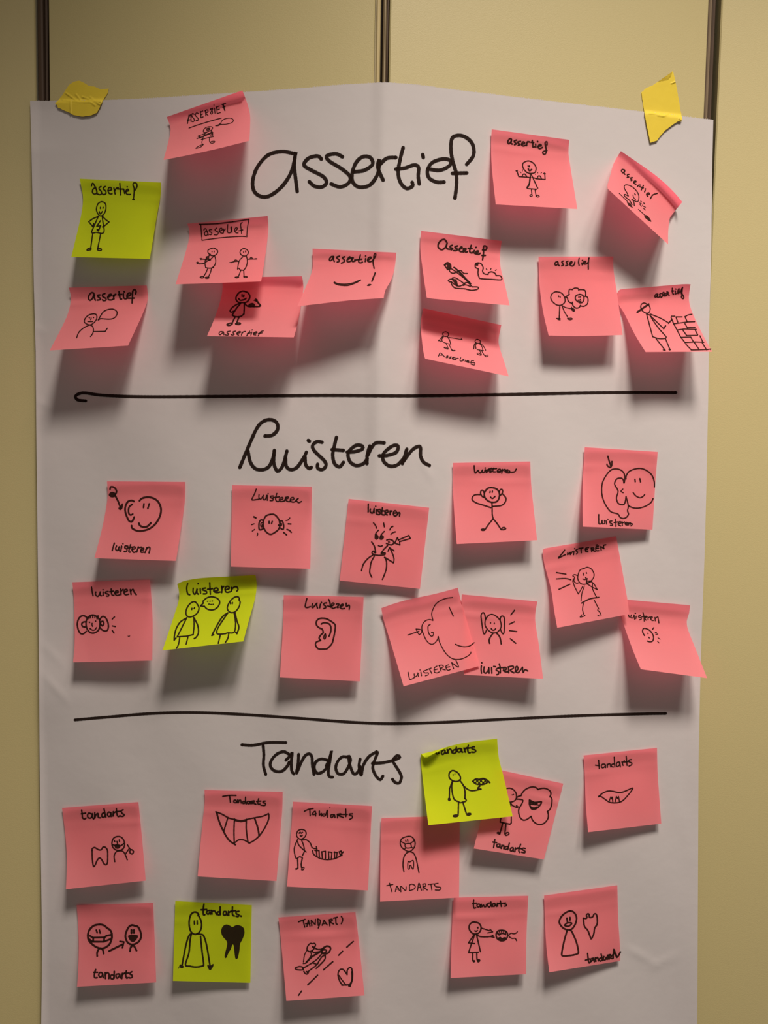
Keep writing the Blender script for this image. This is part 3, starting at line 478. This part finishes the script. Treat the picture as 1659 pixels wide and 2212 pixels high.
T((510,1580,380),'title_lettering','w3.5;55 125,160 130,300 105,470 105/255 130,262 220,258 320,280 405/500 215,450 190,390 210,340 260,322 320,360 370,430 375,480 330,500 290/470 270,510 230,530 200,520 290,525 370,545 400/590 215,585 300,570 395,610 300,650 230,690 210,715 240,720 320,735 405/860 270,800 260,750 290,738 350,770 395,830 370,880 300/850 325,880 260,900 185,885 280,870 380,880 425,910 430/1045 240,1000 240,960 280,940 340,960 395,1010 400,1050 350,1080 270,1060 230,1075 320,1110 400,1150 380,1170 330/1170 260,1160 330,1180 410,1200 320,1250 240,1310 200,1335 195,1300 290,1290 350,1320 420,1360 455,1385 420/1285 300,1380 295,1470 275,1545 245,1520 225,1480 270,1490 300,1540 380,1560 430,1540 485,1500 480,1475 450')
N((120,1720,220),'pink',(105,190, 1350,95, 1470,1375, 168,1515),(38,26),
 'pink note with a tooth beside a masked bust holding a dental mirror',
 dict(lettering='w1.8;425 225,435 300,440 350,470 370,495 355/420 285,490 275/580 285,540 275,520 310,530 345,570 355,600 310,600 280,595 330,620 370/640 265,635 360,660 300,690 280,695 340,730 350/790 270,760 285,755 330,790 340,810 300/790 205,810 300,820 340/890 265,860 260,845 300,870 330,900 300,900 260,905 330/940 250,935 330,945 280,975 255/990 200,1000 290,1020 330,1050 315/985 250,1060 245/1100 220,1070 240,1085 280,1120 300,1100 325,1060 325',
  tooth='w1.8;o595 880,600 850,640 835,700 870,745 870,770 830,810 830,845 880,850 980,845 1080,825 1115,790 1100,750 1030,715 1005,680 1040,650 1110,625 1145,610 1110,598 1000',
  bearded_figure='w1.7;o1005 655,1075 670,1120 740,1118 820,1080 870,1010 880,950 850,918 780,940 690/w1.6;960 720,965 740/1038 710,1042 740/1000 735,1010 775/925 790,985 800,1060 805,1110 770/f965 795,1000 785,1055 800,1040 840,1000 850,970 830/w1.6;965 1065,955 970,990 905,1050 890,1100 900,1140 960,1168 1035',
  dental_mirror='w1.5;-1140 940,1200 850/1170 790,1225 875/w1.7;o1240 870,1270 900,1250 938,1215 925,1212 885'),
 dict(L='155 600,182 950,180 1250',R='1410 700'))
N((415,1690,220),'pink',(200,125, 1475,155, 1375,1608, 90,1532),(42,28),
 'pink note with a wide toothy grin of five outlined teeth, below the big lettering',
 dict(lettering='w1.7;500 228,600 212,715 212/610 215,625 325/715 290,685 290,680 320,710 330,730 300,730 330/745 280,750 335,770 290,790 290,800 335/850 310,830 310,825 340,855 340,870 300/870 240,870 300,880 350/930 310,900 310,900 340,930 345,945 310,950 345/965 310,975 345/960 310,1010 300,1010 320,980 330,1040 355/1085 265,1070 330,1085 360,1105 350/1050 310,1120 305/1190 305,1155 310,1160 330,1195 345,1185 375,1120 370',
  toothy_grin='w1.8;385 480,480 515,600 580,700 605/w2.8;700 612,790 630,880 615/w1.7;900 600,1010 578,1150 550,1245 508/w2.1;400 490,430 600,470 710,540 850,610 950,705 1015/w1.7;705 975,750 940,800 932,860 945,930 990/w1.8;930 990,1010 945,1090 875,1160 780,1220 670,1250 580,1248 520/w1.8;580 585,515 795/690 595,682 800,688 1000/885 600,882 760,910 975/w2.1;1018 585,1070 740,1092 870'),
 dict(L='205 330,165 700',R='1470 420,1440 800'))
N((605,1720,220),'pink',(205,88, 1498,160, 1432,1535, 112,1472),(42,28),
 'pink note with a coated figure holding a comb-like row of teeth',
 dict(lettering='w1.6;395 245,460 215,540 198/485 215,490 315/520 295,545 260,575 245,580 320/540 300,590 285/640 240,640 300,640 310,675 280,675 320/730 290,700 290,700 320,740 310,770 230,770 340/f812 178,818 186,810 188,806 182/880 300,835 300,825 330,850 345,885 300,895 345/935 300,935 350/930 295,990 285,990 300,950 310,1030 345/1000 295,1095 295/1070 210,1072 330/1180 285,1130 290,1135 310,1175 320,1175 350,1135 375',
  figure='w1.5;o345 540,400 555,425 600,405 660,345 700,295 680,268 630,290 565/w1.7;312 600,328 585/345 600,365 588/330 640,345 650,362 635/w1.5;285 705,240 810,232 900,262 1010,320 985,365 1005/350 715,380 790,395 860,395 900,362 970/285 740,310 800,380 870,425 908/370 710,430 710,490 760,520 830,560 850,600 855/590 820,600 880,565 880/w1.7;285 1010,290 1110,290 1170/362 1010,345 1100,350 1160/f250 1175,290 1165,280 1190,255 1195/w1.4;o370 1155,392 1165,375 1195,350 1195',
  row_of_teeth='w1.6;530 885,545 940,600 985,680 1020,780 1032,880 1018,960 985,1000 960/-590 880,600 970/-590 880,635 885,640 985/-680 905,690 1005/-675 905,740 895,740 1010/-790 905,795 1015/-785 905,845 915,835 1020/-885 905,890 1010/-880 910,930 915,920 1000/-965 905,985 970/-960 905,995 890,1010 965/-1030 905,985 955'),
 dict(L='190 430',R='1480 500'))
N((805,1750,220),'pink',(145,130, 1418,90, 1408,1425, 122,1490),(34,34),
 'pink half-shaded note, masked person with a tooth on the chest',
 dict(lettering='w1.3;230 1230,330 1210/275 1190,315 1330/370 1325,395 1240,435 1310/385 1290,425 1280/460 1330,460 1240,535 1310,545 1250/600 1220,600 1310/600 1220,640 1205,690 1230,680 1280,610 1310/730 1310,755 1190,795 1305/745 1260,785 1255/820 1305,820 1205/815 1205,860 1200,860 1240,825 1250,890 1300/905 1210,1000 1200/950 1210,965 1300/1065 1190,1010 1205,1030 1245,1110 1260,1090 1300,1020 1300',
  figure='w1.5;o585 425,650 445,690 520,680 600,620 665,560 665,480 610,450 540,480 460/w1.4;537 488,543 512/568 478,574 508/w1.3;o530 555,610 545,628 605,545 612/470 515,535 550/610 545,680 495/545 610,510 640/628 605,660 615/w1.5;510 1005,495 900,505 780,540 710,590 680,640 685,680 720,710 800,735 920,755 1018',
  tooth='w1.3;o580 835,600 845,630 830,660 820,668 880,660 960,635 930,625 905,605 900,600 955,575 950,572 880'),
 dict(L='130 420'))

N((1010,1655,220),'pink',(430,42, 1560,285, 1245,1520, 100,1340),(30,26),
 'pink note mostly behind the yellow-green note, thought cloud holding a wide grin',
 dict(lettering='w1.8;445 1195,425 1325/412 1235,475 1245/530 1270,490 1270,475 1300,500 1320,530 1290,525 1275,530 1330/560 1285,550 1340/555 1310,590 1290,590 1345/680 1255,655 1360/660 1310,620 1310,605 1340,625 1355,655 1340/740 1325,705 1335,695 1370,715 1385,745 1350,745 1330,745 1390/780 1330,770 1395/775 1355,810 1335,820 1340/865 1270,835 1370,850 1405/820 1330,880 1345/940 1340,905 1335,890 1355,935 1385,930 1410,880 1400',
  thought_cloud='w1.7;795 535,895 550,890 600,865 645,835 700,835 770,860 840,910 878,970 865,1035 815/1035 815,1060 880,1120 935,1190 950,1260 920,1310 850,1315 780,1300 738/1300 738,1345 700,1370 620,1375 540,1355 500,1340 498/1340 498,1358 450,1340 400,1270 362,1200 362,1150 380/1150 380,1110 345,1040 338,950 375,895 430,872 480/872 480,830 490,805 508',
  grin='w2;1010 550,1090 590,1190 580,1205 595,1150 670,1090 700,1040 690,1010 620,1010 550/w2.6;1025 590,1130 605/w1.5;1020 620,1155 632/w1.6;1070 580,1070 620/1110 585,1110 625/w2.4;1035 670,1080 685,1130 670',
  figure='w1.6;630 365,690 358,750 385,790 440,795 510,770 560,720 582,680 585/f722 465,732 462,735 472,726 474/f742 458,752 454,756 465,748 468/700 600,740 645,800 670/f790 640,808 630,812 652,838 660,800 678/-690 590,705 650/-545 840,530 910,690 945,712 925,712 830/w1.7;575 925,525 1105/625 945,608 1100/w1.6;o525 1105,480 1090,500 1078,520 1085/o610 1100,625 1128,670 1110,670 1085,640 1082,625 1100'))
N((895,1580,220),'green',(108,372, 1350,118, 1602,1382, 228,1528),(58,42),
 'bright yellow-green note with curled top corner overlapping two pink notes',
 dict(lettering='w1.9;350 350,370 368,400 350/470 310,450 325,445 360,470 372,495 340,500 310,490 305/500 320,510 355,525 350/535 290,550 350/545 320,575 285,600 300,615 345/685 255,680 340/680 290,640 305,625 345,655 355,690 320/755 280,720 280,700 310,720 335,755 325,770 285,775 335,790 335/810 270,830 335/820 300,840 270,865 265/880 225,870 280,880 340,910 345/845 275,925 265/980 250,950 250,940 280,990 300,1000 325,970 340,935 335',
  figure='w1.8;o650 640,710 675,750 740,745 790,690 815,620 800,570 750,570 680,610 640/f628 695,635 694,638 716,631 718/f658 685,665 685,664 708,657 708/-620 810,575 930,570 1090/f555 1085,590 1095,585 1125,570 1135,550 1115/625 820,610 900,625 1030,655 1110,720 1145,755 1160,840 1135,840 1105,822 1090/825 1090,825 980,800 880,735 790/w1.7;795 875,860 935,940 965,1060 945/w2.2;1065 890,1035 930,1085 940/w1.8;720 1160,715 1350/790 1150,845 1330/f720 1360,660 1355,625 1375,650 1395,700 1390/f850 1360,870 1330,920 1330,930 1350,890 1370',
  lip_outline='w1.9;950 815,1000 775,1060 780,1120 765,1180 790,1230 835/955 815,1010 855,1090 865,1160 850,1205 815/w1.4;1000 830,1060 780/1040 855,1120 770/1100 860,1170 790/1000 785,1080 860/1060 785,1140 850/1130 775,1180 830'),
 dict(T='300 325,600 233,900 172',L='110 520,140 800',R='1375 420,1460 760'))
N((1240,1595,220),'pink',(155,278, 1352,155, 1422,1388, 230,1528),(30,14),
 'pink note at the right of the lower section, thin wavy lips with two teeth',
 dict(lettering='w1.5;400 355,412 490/350 435,410 445/500 420,465 420,445 450,465 480,505 455,510 425,515 475/540 420,545 470/540 440,570 410,590 425,600 465/655 305,665 465/650 415,615 425,610 455,640 465/735 385,700 395,690 440,710 460,740 430,745 385,755 465/780 380,800 440/785 400,820 365/850 290,865 440/825 385,890 375/935 345,900 350,895 380,940 400,935 430,895 450',
  lip_outline='w1.6;400 945,470 890,550 858,630 860,740 882,830 860,950 808,950 830,900 900,810 1000,740 1040,650 1050,570 1035,490 980,430 940,400 950',
  teeth='w1.4;-570 1030,600 950,615 985,625 955,632 1040/-672 1030,690 945,708 978,725 945,742 1035'),
 dict(L='175 600,190 1050',R='1365 600'))
N((145,1930,220),'pink',(155,190, 1400,155, 1452,1448, 162,1522),(28,22),
 'pink note with an arrow from a masked face to a laughing face',
 dict(lettering='w2;465 1240,445 1310,450 1370,490 1370/435 1285,495 1285/565 1290,530 1290,515 1330,540 1365,575 1330,575 1295,590 1370/620 1290,625 1385/620 1330,650 1290,680 1310,680 1385/768 1270,765 1380/765 1340,730 1325,705 1350,715 1385,750 1390,765 1350/840 1310,800 1320,800 1360,820 1380,850 1340,855 1310,870 1375/900 1300,890 1385/893 1330,935 1295/965 1260,955 1330,970 1380,990 1370/935 1305,1000 1295/1055 1275,1030 1290,1025 1315,1055 1330,1060 1360,1030 1375,1010 1370',
  masked_face='w2.4;o540 505,600 520,650 560,710 610,730 700,700 810,640 870,570 895,480 875,380 800,340 720,350 620,400 550,460 515/w2;475 595,490 640/525 595,538 645/w2.2;-370 690,425 720,610 715,640 690,710 675/-360 745,410 785,600 785,700 745/-425 720,425 780/-605 720,600 785/w2.2;490 1020,490 960,520 900,560 900,585 930,595 980',
  arrow='w2.4;685 938,780 890,900 830/w2;-860 780,925 790,900 885',
  laughing_face='w2.3;o1060 515,1110 530,1150 540,1190 610,1205 700,1170 780,1100 825,1040 830,980 790,950 700,970 610,1010 540/w2.6;1048 595,1048 645/1088 595,1088 640/f1005 685,1145 685,1130 740,1085 785,1040 775,1010 730/w2.3;1025 940,1035 880,1070 850,1100 870,1130 930'),
 dict(L='175 450,190 850,180 1250',R='1420 600'))
N((355,1930,220),'green',(178,122, 1425,190, 1402,1455, 140,1425),(22,10),
 'dull green note in the bottom row, tall armed figure and a solid black tooth',
 dict(lettering='w2;645 175,635 250,635 340,660 345/600 265,690 260/745 275,700 285,690 320,720 335,745 300,750 335/770 275,775 335/775 290,820 285,850 340/910 220,910 345/905 300,870 300,865 335,890 350,910 330/1005 295,970 295,960 335,985 355,1010 330,1010 300,1025 355/1045 290,1050 355/1050 310,1085 290/1110 220,1110 340,1140 365/1080 290,1160 280/1215 290,1170 300,1175 330,1215 350,1200 375,1170 370/1240 365,1255 370',
  figure='w2;550 360,560 345,530 310,480 305,430 350,405 450,410 550,440 630,500 665,560 640,600 570,605 480,580 400,550 350/w1.8;488 450,490 500/535 445,537 498/w2;440 660,420 760,400 970,345 1160,420 1185,520 1198,620 1180,640 1150,615 950,590 700/440 655,400 690,350 850,290 1160/f255 1160,290 1170,315 1195,280 1215,250 1190/530 655,590 665,640 690,690 850,745 1180/f705 1165,745 1185,795 1150,790 1190,748 1245,715 1210/w.8;250 1180,230 1220',
  tooth='w1.2;f1010 510,1060 525,1110 550,1170 522,1240 530,1290 570,1300 650,1270 740,1230 820,1220 920,1195 1050,1180 1062,1160 1050,1140 900,1130 835,1105 830,1080 900,1040 970,1010 1040,995 1050,985 1030,1000 950,1030 820,1010 760,950 690,930 610,955 540'))
N((590,1960,220),'pink',(85,165, 1340,78, 1490,1435, 215,1525),(38,30),
 'pink note with two tangled figures, slanting dashes and a heart',
 dict(lettering='w1.6;-415 235,520 195/490 210,500 260,515 320/-550 310,575 210,600 305/530 265,600 260/-630 300,620 210,685 280,690 195/725 190,735 290/730 190,770 215,760 270,735 335/-800 290,830 210,880 285/810 265,870 260/915 200,925 300/915 205,955 190,965 210,930 235,985 270/-985 175,1045 160/1020 170,1025 260,1045 275/1110 145,1130 180,1130 220,1110 265',
  figure_pair='w1.7;640 590,600 590,560 640,555 690,590 720,640 700,670 660,640 640/665 585,690 600,680 640,650 650/680 660,730 685,790 680/640 700,660 735,760 720/w2.1;o870 630,920 640,935 680,900 740,840 755,790 740,780 700,820 660,870 630/w2;780 690,830 660/o800 700,850 690,870 710,840 740,800 740/w1.3;550 700,510 780,495 890/615 735,620 780,570 860/-490 915,535 910,560 880/w2.2;750 735,640 800,540 895/w1.6;785 765,720 840,640 900,560 950,480 995/640 905,690 920,705 940,590 1030,555 1060/w1.7;850 780,800 800,750 870,725 920/850 790,840 850,760 940,700 995/o470 970,420 965,360 990,390 1015,480 1018,490 990/500 1040,520 1075,555 1085,575 1055,540 1045',
  dashes='w1.8;1305 555,1200 648/1132 715,1068 780/972 885,820 1018/725 1105,565 1262/464 1362,415 1432',
  heart='w1.8;1205 1095,1150 1020,1100 1010,1065 1050,1060 1120,1090 1210,1130 1265/w1.5;1075 1110,1120 1180,1190 1270/w1.8;1120 1268,1230 1262/1205 1090,1210 1020,1250 980,1280 1000,1295 1090,1285 1180,1255 1290/w2.2;1285 1050,1285 1190,1235 1280'),
 dict(L='110 380,160 900',R='1390 500'))
N((955,1915,220),'pink',(190,180, 1405,150, 1372,1428, 140,1490),(28,22),
 'pink note with a girl reaching towards a round set of teeth',
 dict(lettering='w1.7;515 220,510 290,520 350,550 345/500 275,560 270/605 285,575 290,570 320,595 335,620 310,620 285,630 340/640 290,650 330,675 300,690 330,715 325,725 290/790 265,750 275,740 310,770 335,795 300/795 250,805 325,820 325/860 275,830 280,825 315,850 325,870 290,885 325/900 270,905 320/900 290,935 270/950 235,965 325/930 280,1010 270/1030 265,1010 280,1045 290,1050 310,1020 320',
  girl='w1.9;o525 578,600 600,635 660,620 730,570 770,500 765,445 700,445 630,480 590/f568 660,590 655,592 680,575 682/w1.7;535 720,555 730,575 715/-520 785,430 918,530 930/530 785,440 1050,450 1075,590 1070/560 780,590 910,625 1060/570 790,620 815,720 820,800 812/-830 795,795 815,848 828/500 1090,500 1200,515 1220/565 1080,570 1190,590 1205/f500 1205,530 1200,540 1220,515 1235,500 1220/o575 1200,600 1190,615 1205,590 1228',
  arrow='w1.5;655 680,770 718/-780 695,825 738,745 755',
  set_of_teeth='w1.9;o975 712,1040 730,1070 790,1040 860,970 885,900 850,880 780,910 725/w1.5;900 760,930 790,970 765,1010 770,1040 785/905 745,925 780/935 725,945 775/965 715,975 765/1000 718,1005 765/1035 730,1035 780/w2.4;920 845,970 865,1030 840/w1.6;925 840,950 830,975 850,1010 835',
  wavy_lines='w1.4;1090 795,1120 760,1170 770,1210 755,1225 735/1095 820,1140 845,1190 845,1215 885'),
 dict(L='160 700',R='1375 800'))
N((1160,1895,220),'pink',(115,298, 1308,130, 1358,1362, 200,1548),(36,8),
 'pink note bottom row far right, pawn-like figure beside a broken tooth, cramped lettering',
 dict(lettering='w1.9;825 1240,835 1340,850 1395,880 1370/790 1350,860 1330/910 1320,880 1330,875 1370,905 1350,920 1315,935 1375/950 1310,960 1370/950 1340,985 1305,1000 1360/1045 1250,1070 1355/1050 1310,1015 1330,1030 1365,1065 1345/1090 1290,1080 1340,1110 1345,1130 1300,1135 1335,1155 1330,1150 1270/1165 1270,1175 1335/1160 1270,1200 1260,1180 1300,1225 1325/1250 1175,1240 1320/1210 1290,1265 1230/1260 1180,1280 1260,1300 1305/1285 1250,1310 1300,1360 1215',
  figure='w2.1;o540 548,610 580,645 660,625 760,570 840,500 855,420 820,365 740,385 660,450 590/w2.1;488 665,495 720/537 655,538 695/w1.9;450 780,490 745,550 740,565 755,520 795,470 795,450 780/w2.1;490 870,440 1050,405 1230,420 1280,540 1275,650 1250,675 1210,640 1050,570 890,545 865',
  broken_tooth='w1.9;755 665,800 670,815 650,805 620,830 592,850 610,855 650,880 655,910 640,930 600,960 598,980 650,980 760,940 830,925 920,890 1000,875 990,830 870,775 800,760 720,755 665'),
 dict(L='125 600,150 1100',R='1325 700,1350 1100'))
FLAP=((895,1580,220),(112,365, 180,445, 350,345, 600,233, 300,322))

TT = ['heading Assertief in large black marker', 'heading Luisteren in large black marker', 'heading Tandarts in large black marker']
for (frame, name, spec), lab in zip(TITLES, TT):
    v, f = ink_mesh(spec, frame, on_sheet); o = mesh_obj(name, v, f, M['ink'], parent=chart, origin=sheet_o); o['label'] = lab
for spec, lab in (('w3.6;185 866,168 864,163 856,172 850,186 849,225 854,320 857,500 856,700 854,900 855,1100 852,1300 848,1460 848', 'upper dividing line with a hook at its left end'),
                  ('w3.3;162 1555,230 1549,330 1541,420 1539,520 1543,640 1551,760 1560,850 1563,960 1560,1100 1553,1250 1546,1390 1542,1438 1541', 'lower dividing line, sagging in the middle')):
    v, f = ink_mesh(spec, (0, 0, 1659), on_sheet); o = mesh_obj('dividing_line', v, f, M['ink'], parent=chart, origin=sheet_o); o['label'] = lab

# ---------------------------------------------------------------- sticky notes
def polyline_at(pts, t):
    L = [0]
    for a, b in zip(pts, pts[1:]): L.append(L[-1]+math.hypot(b[0]-a[0], b[1]-a[1]))
    s = t*L[-1]
    for i in range(len(pts)-1):
        if s <= L[i+1] or i == len(pts)-2:
            k = (s-L[i])/max(1e-9, L[i+1]-L[i]); return tuple(pts[i][a]+(pts[i+1][a]-pts[i][a])*k for a in (0, 1))
def parse(s): return [tuple(float(c) for c in p.split()) for p in s.split(',')] if s else []
def note_grid(frame, corners, sides, n=28):
    ox, oy, side = frame; k = side/1659.0
    c = [(corners[2*i], corners[2*i+1]) for i in range(4)]; TL, TR, BR, BL = c
    T_ = catmull([TL]+parse(sides.get('T'))+[TR], False, 60); B_ = catmull([BL]+parse(sides.get('B'))+[BR], False, 60)
    L_ = catmull([TL]+parse(sides.get('L'))+[BL], False, 60); R_ = catmull([TR]+parse(sides.get('R'))+[BR], False, 60)
    G = []
    for j in range(n+1):
        t = j/n; l = polyline_at(L_, t); r = polyline_at(R_, t); row = []
        for i in range(n+1):
            s = i/n; a = polyline_at(T_, s); b = polyline_at(B_, s)
            p = []
            for q in (0, 1):
                v = (1-t)*a[q]+t*b[q]+(1-s)*l[q]+s*r[q]-((1-s)*(1-t)*TL[q]+s*(1-t)*TR[q]+(1-s)*t*BL[q]+s*t*BR[q]); p.append(v)
            row.append((ox+p[0]*k, oy+p[1]*k))
        G.append(row)
    return G
def profile(t, t0=.16, p=1.45):
    return (max(0, t-t0)/(1-t0))**p
SPLIT = dict(sound_marks='sound_mark', rays='ray', dashes='dash', sound_lines='sound_line', wavy_lines='wavy_line', teeth='tooth')
def parts_of(ink):
    out = []
    for nm, spec in ink.items():
        if nm not in SPLIT: out.append((nm, spec)); continue
        w = ''
        for tok in re.split('[;/]', spec):
            if tok[0] == 'w': w = tok+';'
            else: out.append((SPLIT[nm], w+tok))
    return out
REPORT = []
occupied = []                                   # notes already on the wall: later ones may lie over them
for idx, (frame, colour, corners, lifts, label, ink, sides) in enumerate(NOTES):
    G = note_grid(frame, corners, sides); n = len(G)-1
    dL, dR = lifts[0]*MM*LIFTK, lifts[1]*MM*LIFTK
    base = .0007+OFFS+sides.get('up', 0)
    V = []; ph = random.uniform(0, 6); ck = random.uniform(.0002, .0009)
    for j, row in enumerate(G):
        t = j/n
        for i, (x, y) in enumerate(row):
            s = i/n; g = profile(t)
            off = base+((1-s)*dL+s*dR)*g
            off += .0005*math.sin(s*5+ph)*math.sin(t*6+ph)*min(1, t*3)          # gentle waviness of real paper
            off += ck*math.exp(-((t-.235-.02*math.sin(s*3+ph))/.035)**2)*(.35+.65*max(0, math.sin(s*4+ph)))     # buckle under the glue strip
            uL, uR = sides.get('u', (.8, .8)); off += MM*((1-s)*(uL+.03*lifts[0])+s*(uR+.03*lifts[1]))*max(0, 1-t/.20)**1.6   # top edge stands off
            bx = min(max(x, 70), 1536); off += max(0, bulge(bx, y)-OFFS)*(1-.0)
            # free edges stand off a little on the upper side too
            off += .0012*(abs(2*s-1)**6)*(1-t)
            V.append(wall(x, y, off))
    Fc = []
    for j in range(n):
        for i in range(n): q = j*(n+1)+i; Fc.append((q, q+n+1, q+n+2, q+1))
    org = (V[0]+V[n])/2
    root = bpy.data.objects.new('sticky_note', None); COL.objects.link(root); root.location = org
    tag(root, label, 'sticky note', 'sticky notes on the flipchart sheet')
    mesh_obj('note_paper', V, Fc, M[colour], parent=root, origin=org, smooth=True)
    bvh = BVHTree.FromPolygons([tuple(v) for v in V], Fc); pr = on_surface(bvh, .00022)
    for nm, spec in parts_of(ink):
        v, f = ink_mesh(spec, frame, pr); mesh_obj(nm, v, f, M['ink'], parent=root, origin=org)
    hl = sum((V[(j+1)*(n+1)]-V[j*(n+1)]).length for j in range(n)); hr = sum((V[(j+1)*(n+1)+n]-V[j*(n+1)+n]).length for j in range(n))
    REPORT.append('%2d w%.0f/%.0f h%.0f/%.0f mm %s' % (idx, (V[n]-V[0]).length*1e3, (V[-1]-V[-1-n]).length*1e3, hl*1e3, hr*1e3, label[:40]))
    if 'curled top corner' in label:
        (fr, P) = FLAP; k = fr[2]/1659; q = [(fr[0]+P[2*i]*k, fr[1]+P[2*i+1]*k) for i in range(5)]
        fold = catmull([q[0], q[4], q[3]], False, 3); tip = catmull([q[0], q[1], q[2], q[3]], False, 3)
        m_ = 14; Vf = []; Ff = []
        for a in range(m_+1):
            pa = polyline_at(fold, a/m_); pb = polyline_at([q[0], q[1]]+catmull([q[1], q[2], q[3]], False, 3)[1:], .10+.90*a/m_)
            if a == 0: pb = polyline_at([q[0], q[1]], .25)
            dd = math.sin(min(1, a/m_*1.2+.12)*math.pi)
            for b in range(7):
                t = b/6; x = pa[0]+(pb[0]-pa[0])*t; y = pa[1]+(pb[1]-pa[1])*t
                Vf.append(wall(x, y, base+.002+(.0075*dd)*math.sin(t*math.pi*.55)))
        for a in range(m_):
            for b in range(6): z = a*7+b; Ff.append((z, z+1, z+8, z+7))
        fo = mesh_obj('curled_corner', Vf, Ff, M[colour], parent=root, origin=org, smooth=True); fo['label'] = 'top edge folded forward over the note'
print('\n'.join(REPORT))

# ---------------------------------------------------------------- tape
def tape(frame, outline, wrinkles, label, fold_y):
    ox, oy, side = frame; k = side/1659.0
    pts = [(ox+a*k, oy+b*k) for a, b in outline]
    # rough torn outline
    line = []
    for i in range(len(pts)):
        a, b = pts[i], pts[(i+1) % len(pts)]; L = math.hypot(b[0]-a[0], b[1]-a[1]); m_ = max(1, int(L/2.5))
        for j in range(m_):
            line.append((a[0]+(b[0]-a[0])*j/m_+random.uniform(-.3, .3), a[1]+(b[1]-a[1])*j/m_+random.uniform(-.3, .3)))
    bm = bmesh.new()
    vs = [bm.verts.new((x, y, 0)) for x, y in line]
    f = bm.faces.new(vs)
    bmesh.ops.triangulate(bm, faces=[f])
    x0 = min(p[0] for p in line); x1 = max(p[0] for p in line); y0 = min(p[1] for p in line); y1 = max(p[1] for p in line)
    v = x0+1.5
    while v < x1:
        bmesh.ops.bisect_plane(bm, geom=bm.verts[:]+bm.edges[:]+bm.faces[:], plane_co=(v, 0, 0), plane_no=(1, 0, 0)); v += 1.8
    v = y0+1.5
    while v < y1:
        bmesh.ops.bisect_plane(bm, geom=bm.verts[:]+bm.edges[:]+bm.faces[:], plane_co=(0, v, 0), plane_no=(0, 1, 0)); v += 1.8
    wr = [[(ox+a*k, oy+b*k) for a, b in w] for w in wrinkles]
    def dseg(p, a, b):
        ax, ay = b[0]-a[0], b[1]-a[1]; L2 = ax*ax+ay*ay or 1; t = max(0, min(1, ((p[0]-a[0])*ax+(p[1]-a[1])*ay)/L2))
        return math.hypot(p[0]-a[0]-ax*t, p[1]-a[1]-ay*t)
    bm.verts.ensure_lookup_table(); P = []
    for vv in bm.verts:
        x, y = vv.co.x, vv.co.y
        off = .0004 if y < top_y(x)-1 else OFFS+.0012
        d = y-(top_y(x)); off = .0006+(OFFS+.0010)*(1/(1+math.exp(-d/1.5)))
        for w in wr:
            dm = min(dseg((x, y), w[i], w[i+1]) for i in range(len(w)-1)); off += .0007*math.exp(-(dm/1.3)**2)
        P.append(wall(x, y, off))
    org = sum(P, Vector())/len(P)
    for vv, p in zip(bm.verts, P): vv.co = p-org
    bmesh.ops.recalc_face_normals(bm, faces=bm.faces[:])
    me = bpy.data.meshes.new('tape_strip'); bm.to_mesh(me); bm.free(); me.materials.append(M['tape'])
    for p in me.polygons: p.use_smooth = True
    o = bpy.data.objects.new('tape_strip', me); COL.objects.link(o); o.location = org
    tag(o, label, 'tape', 'yellow tape holding the sheet')
tape((0, 0, 400), [(590, 800), (625, 755), (665, 730), (710, 722), (755, 742), (795, 770), (850, 775), (900, 800), (975, 792), (965, 835), (920, 905), (870, 1010), (810, 1035), (740, 1045), (660, 1030), (600, 1000), (520, 965), (510, 940), (490, 925), (520, 900), (560, 850)],
     [[(590, 835), (640, 870), (690, 905)], [(680, 845), (720, 895)], [(735, 868), (790, 885), (850, 910), (905, 915)], [(805, 870), (850, 900), (905, 905)], [(632, 905), (632, 1015)], [(800, 905), (850, 945)], [(870, 925), (905, 940)], [(560, 895), (690, 912), (800, 915)]],
     'wrinkled yellow tape at the upper left corner of the sheet', 0)
tape((1320, 100, 339), [(650, 255), (665, 300), (700, 470), (730, 650), (752, 770), (742, 795), (720, 785), (650, 830), (570, 890), (510, 960), (490, 995), (415, 1018), (380, 850), (345, 660), (320, 490), (370, 440), (440, 415), (490, 378), (600, 360), (635, 320)],
     [[(395, 708), (480, 715), (500, 730), (560, 738), (600, 715)], [(640, 392), (680, 375)], [(720, 765), (745, 780)]],
     'smooth yellow tape strip at the upper right corner of the sheet', 0)
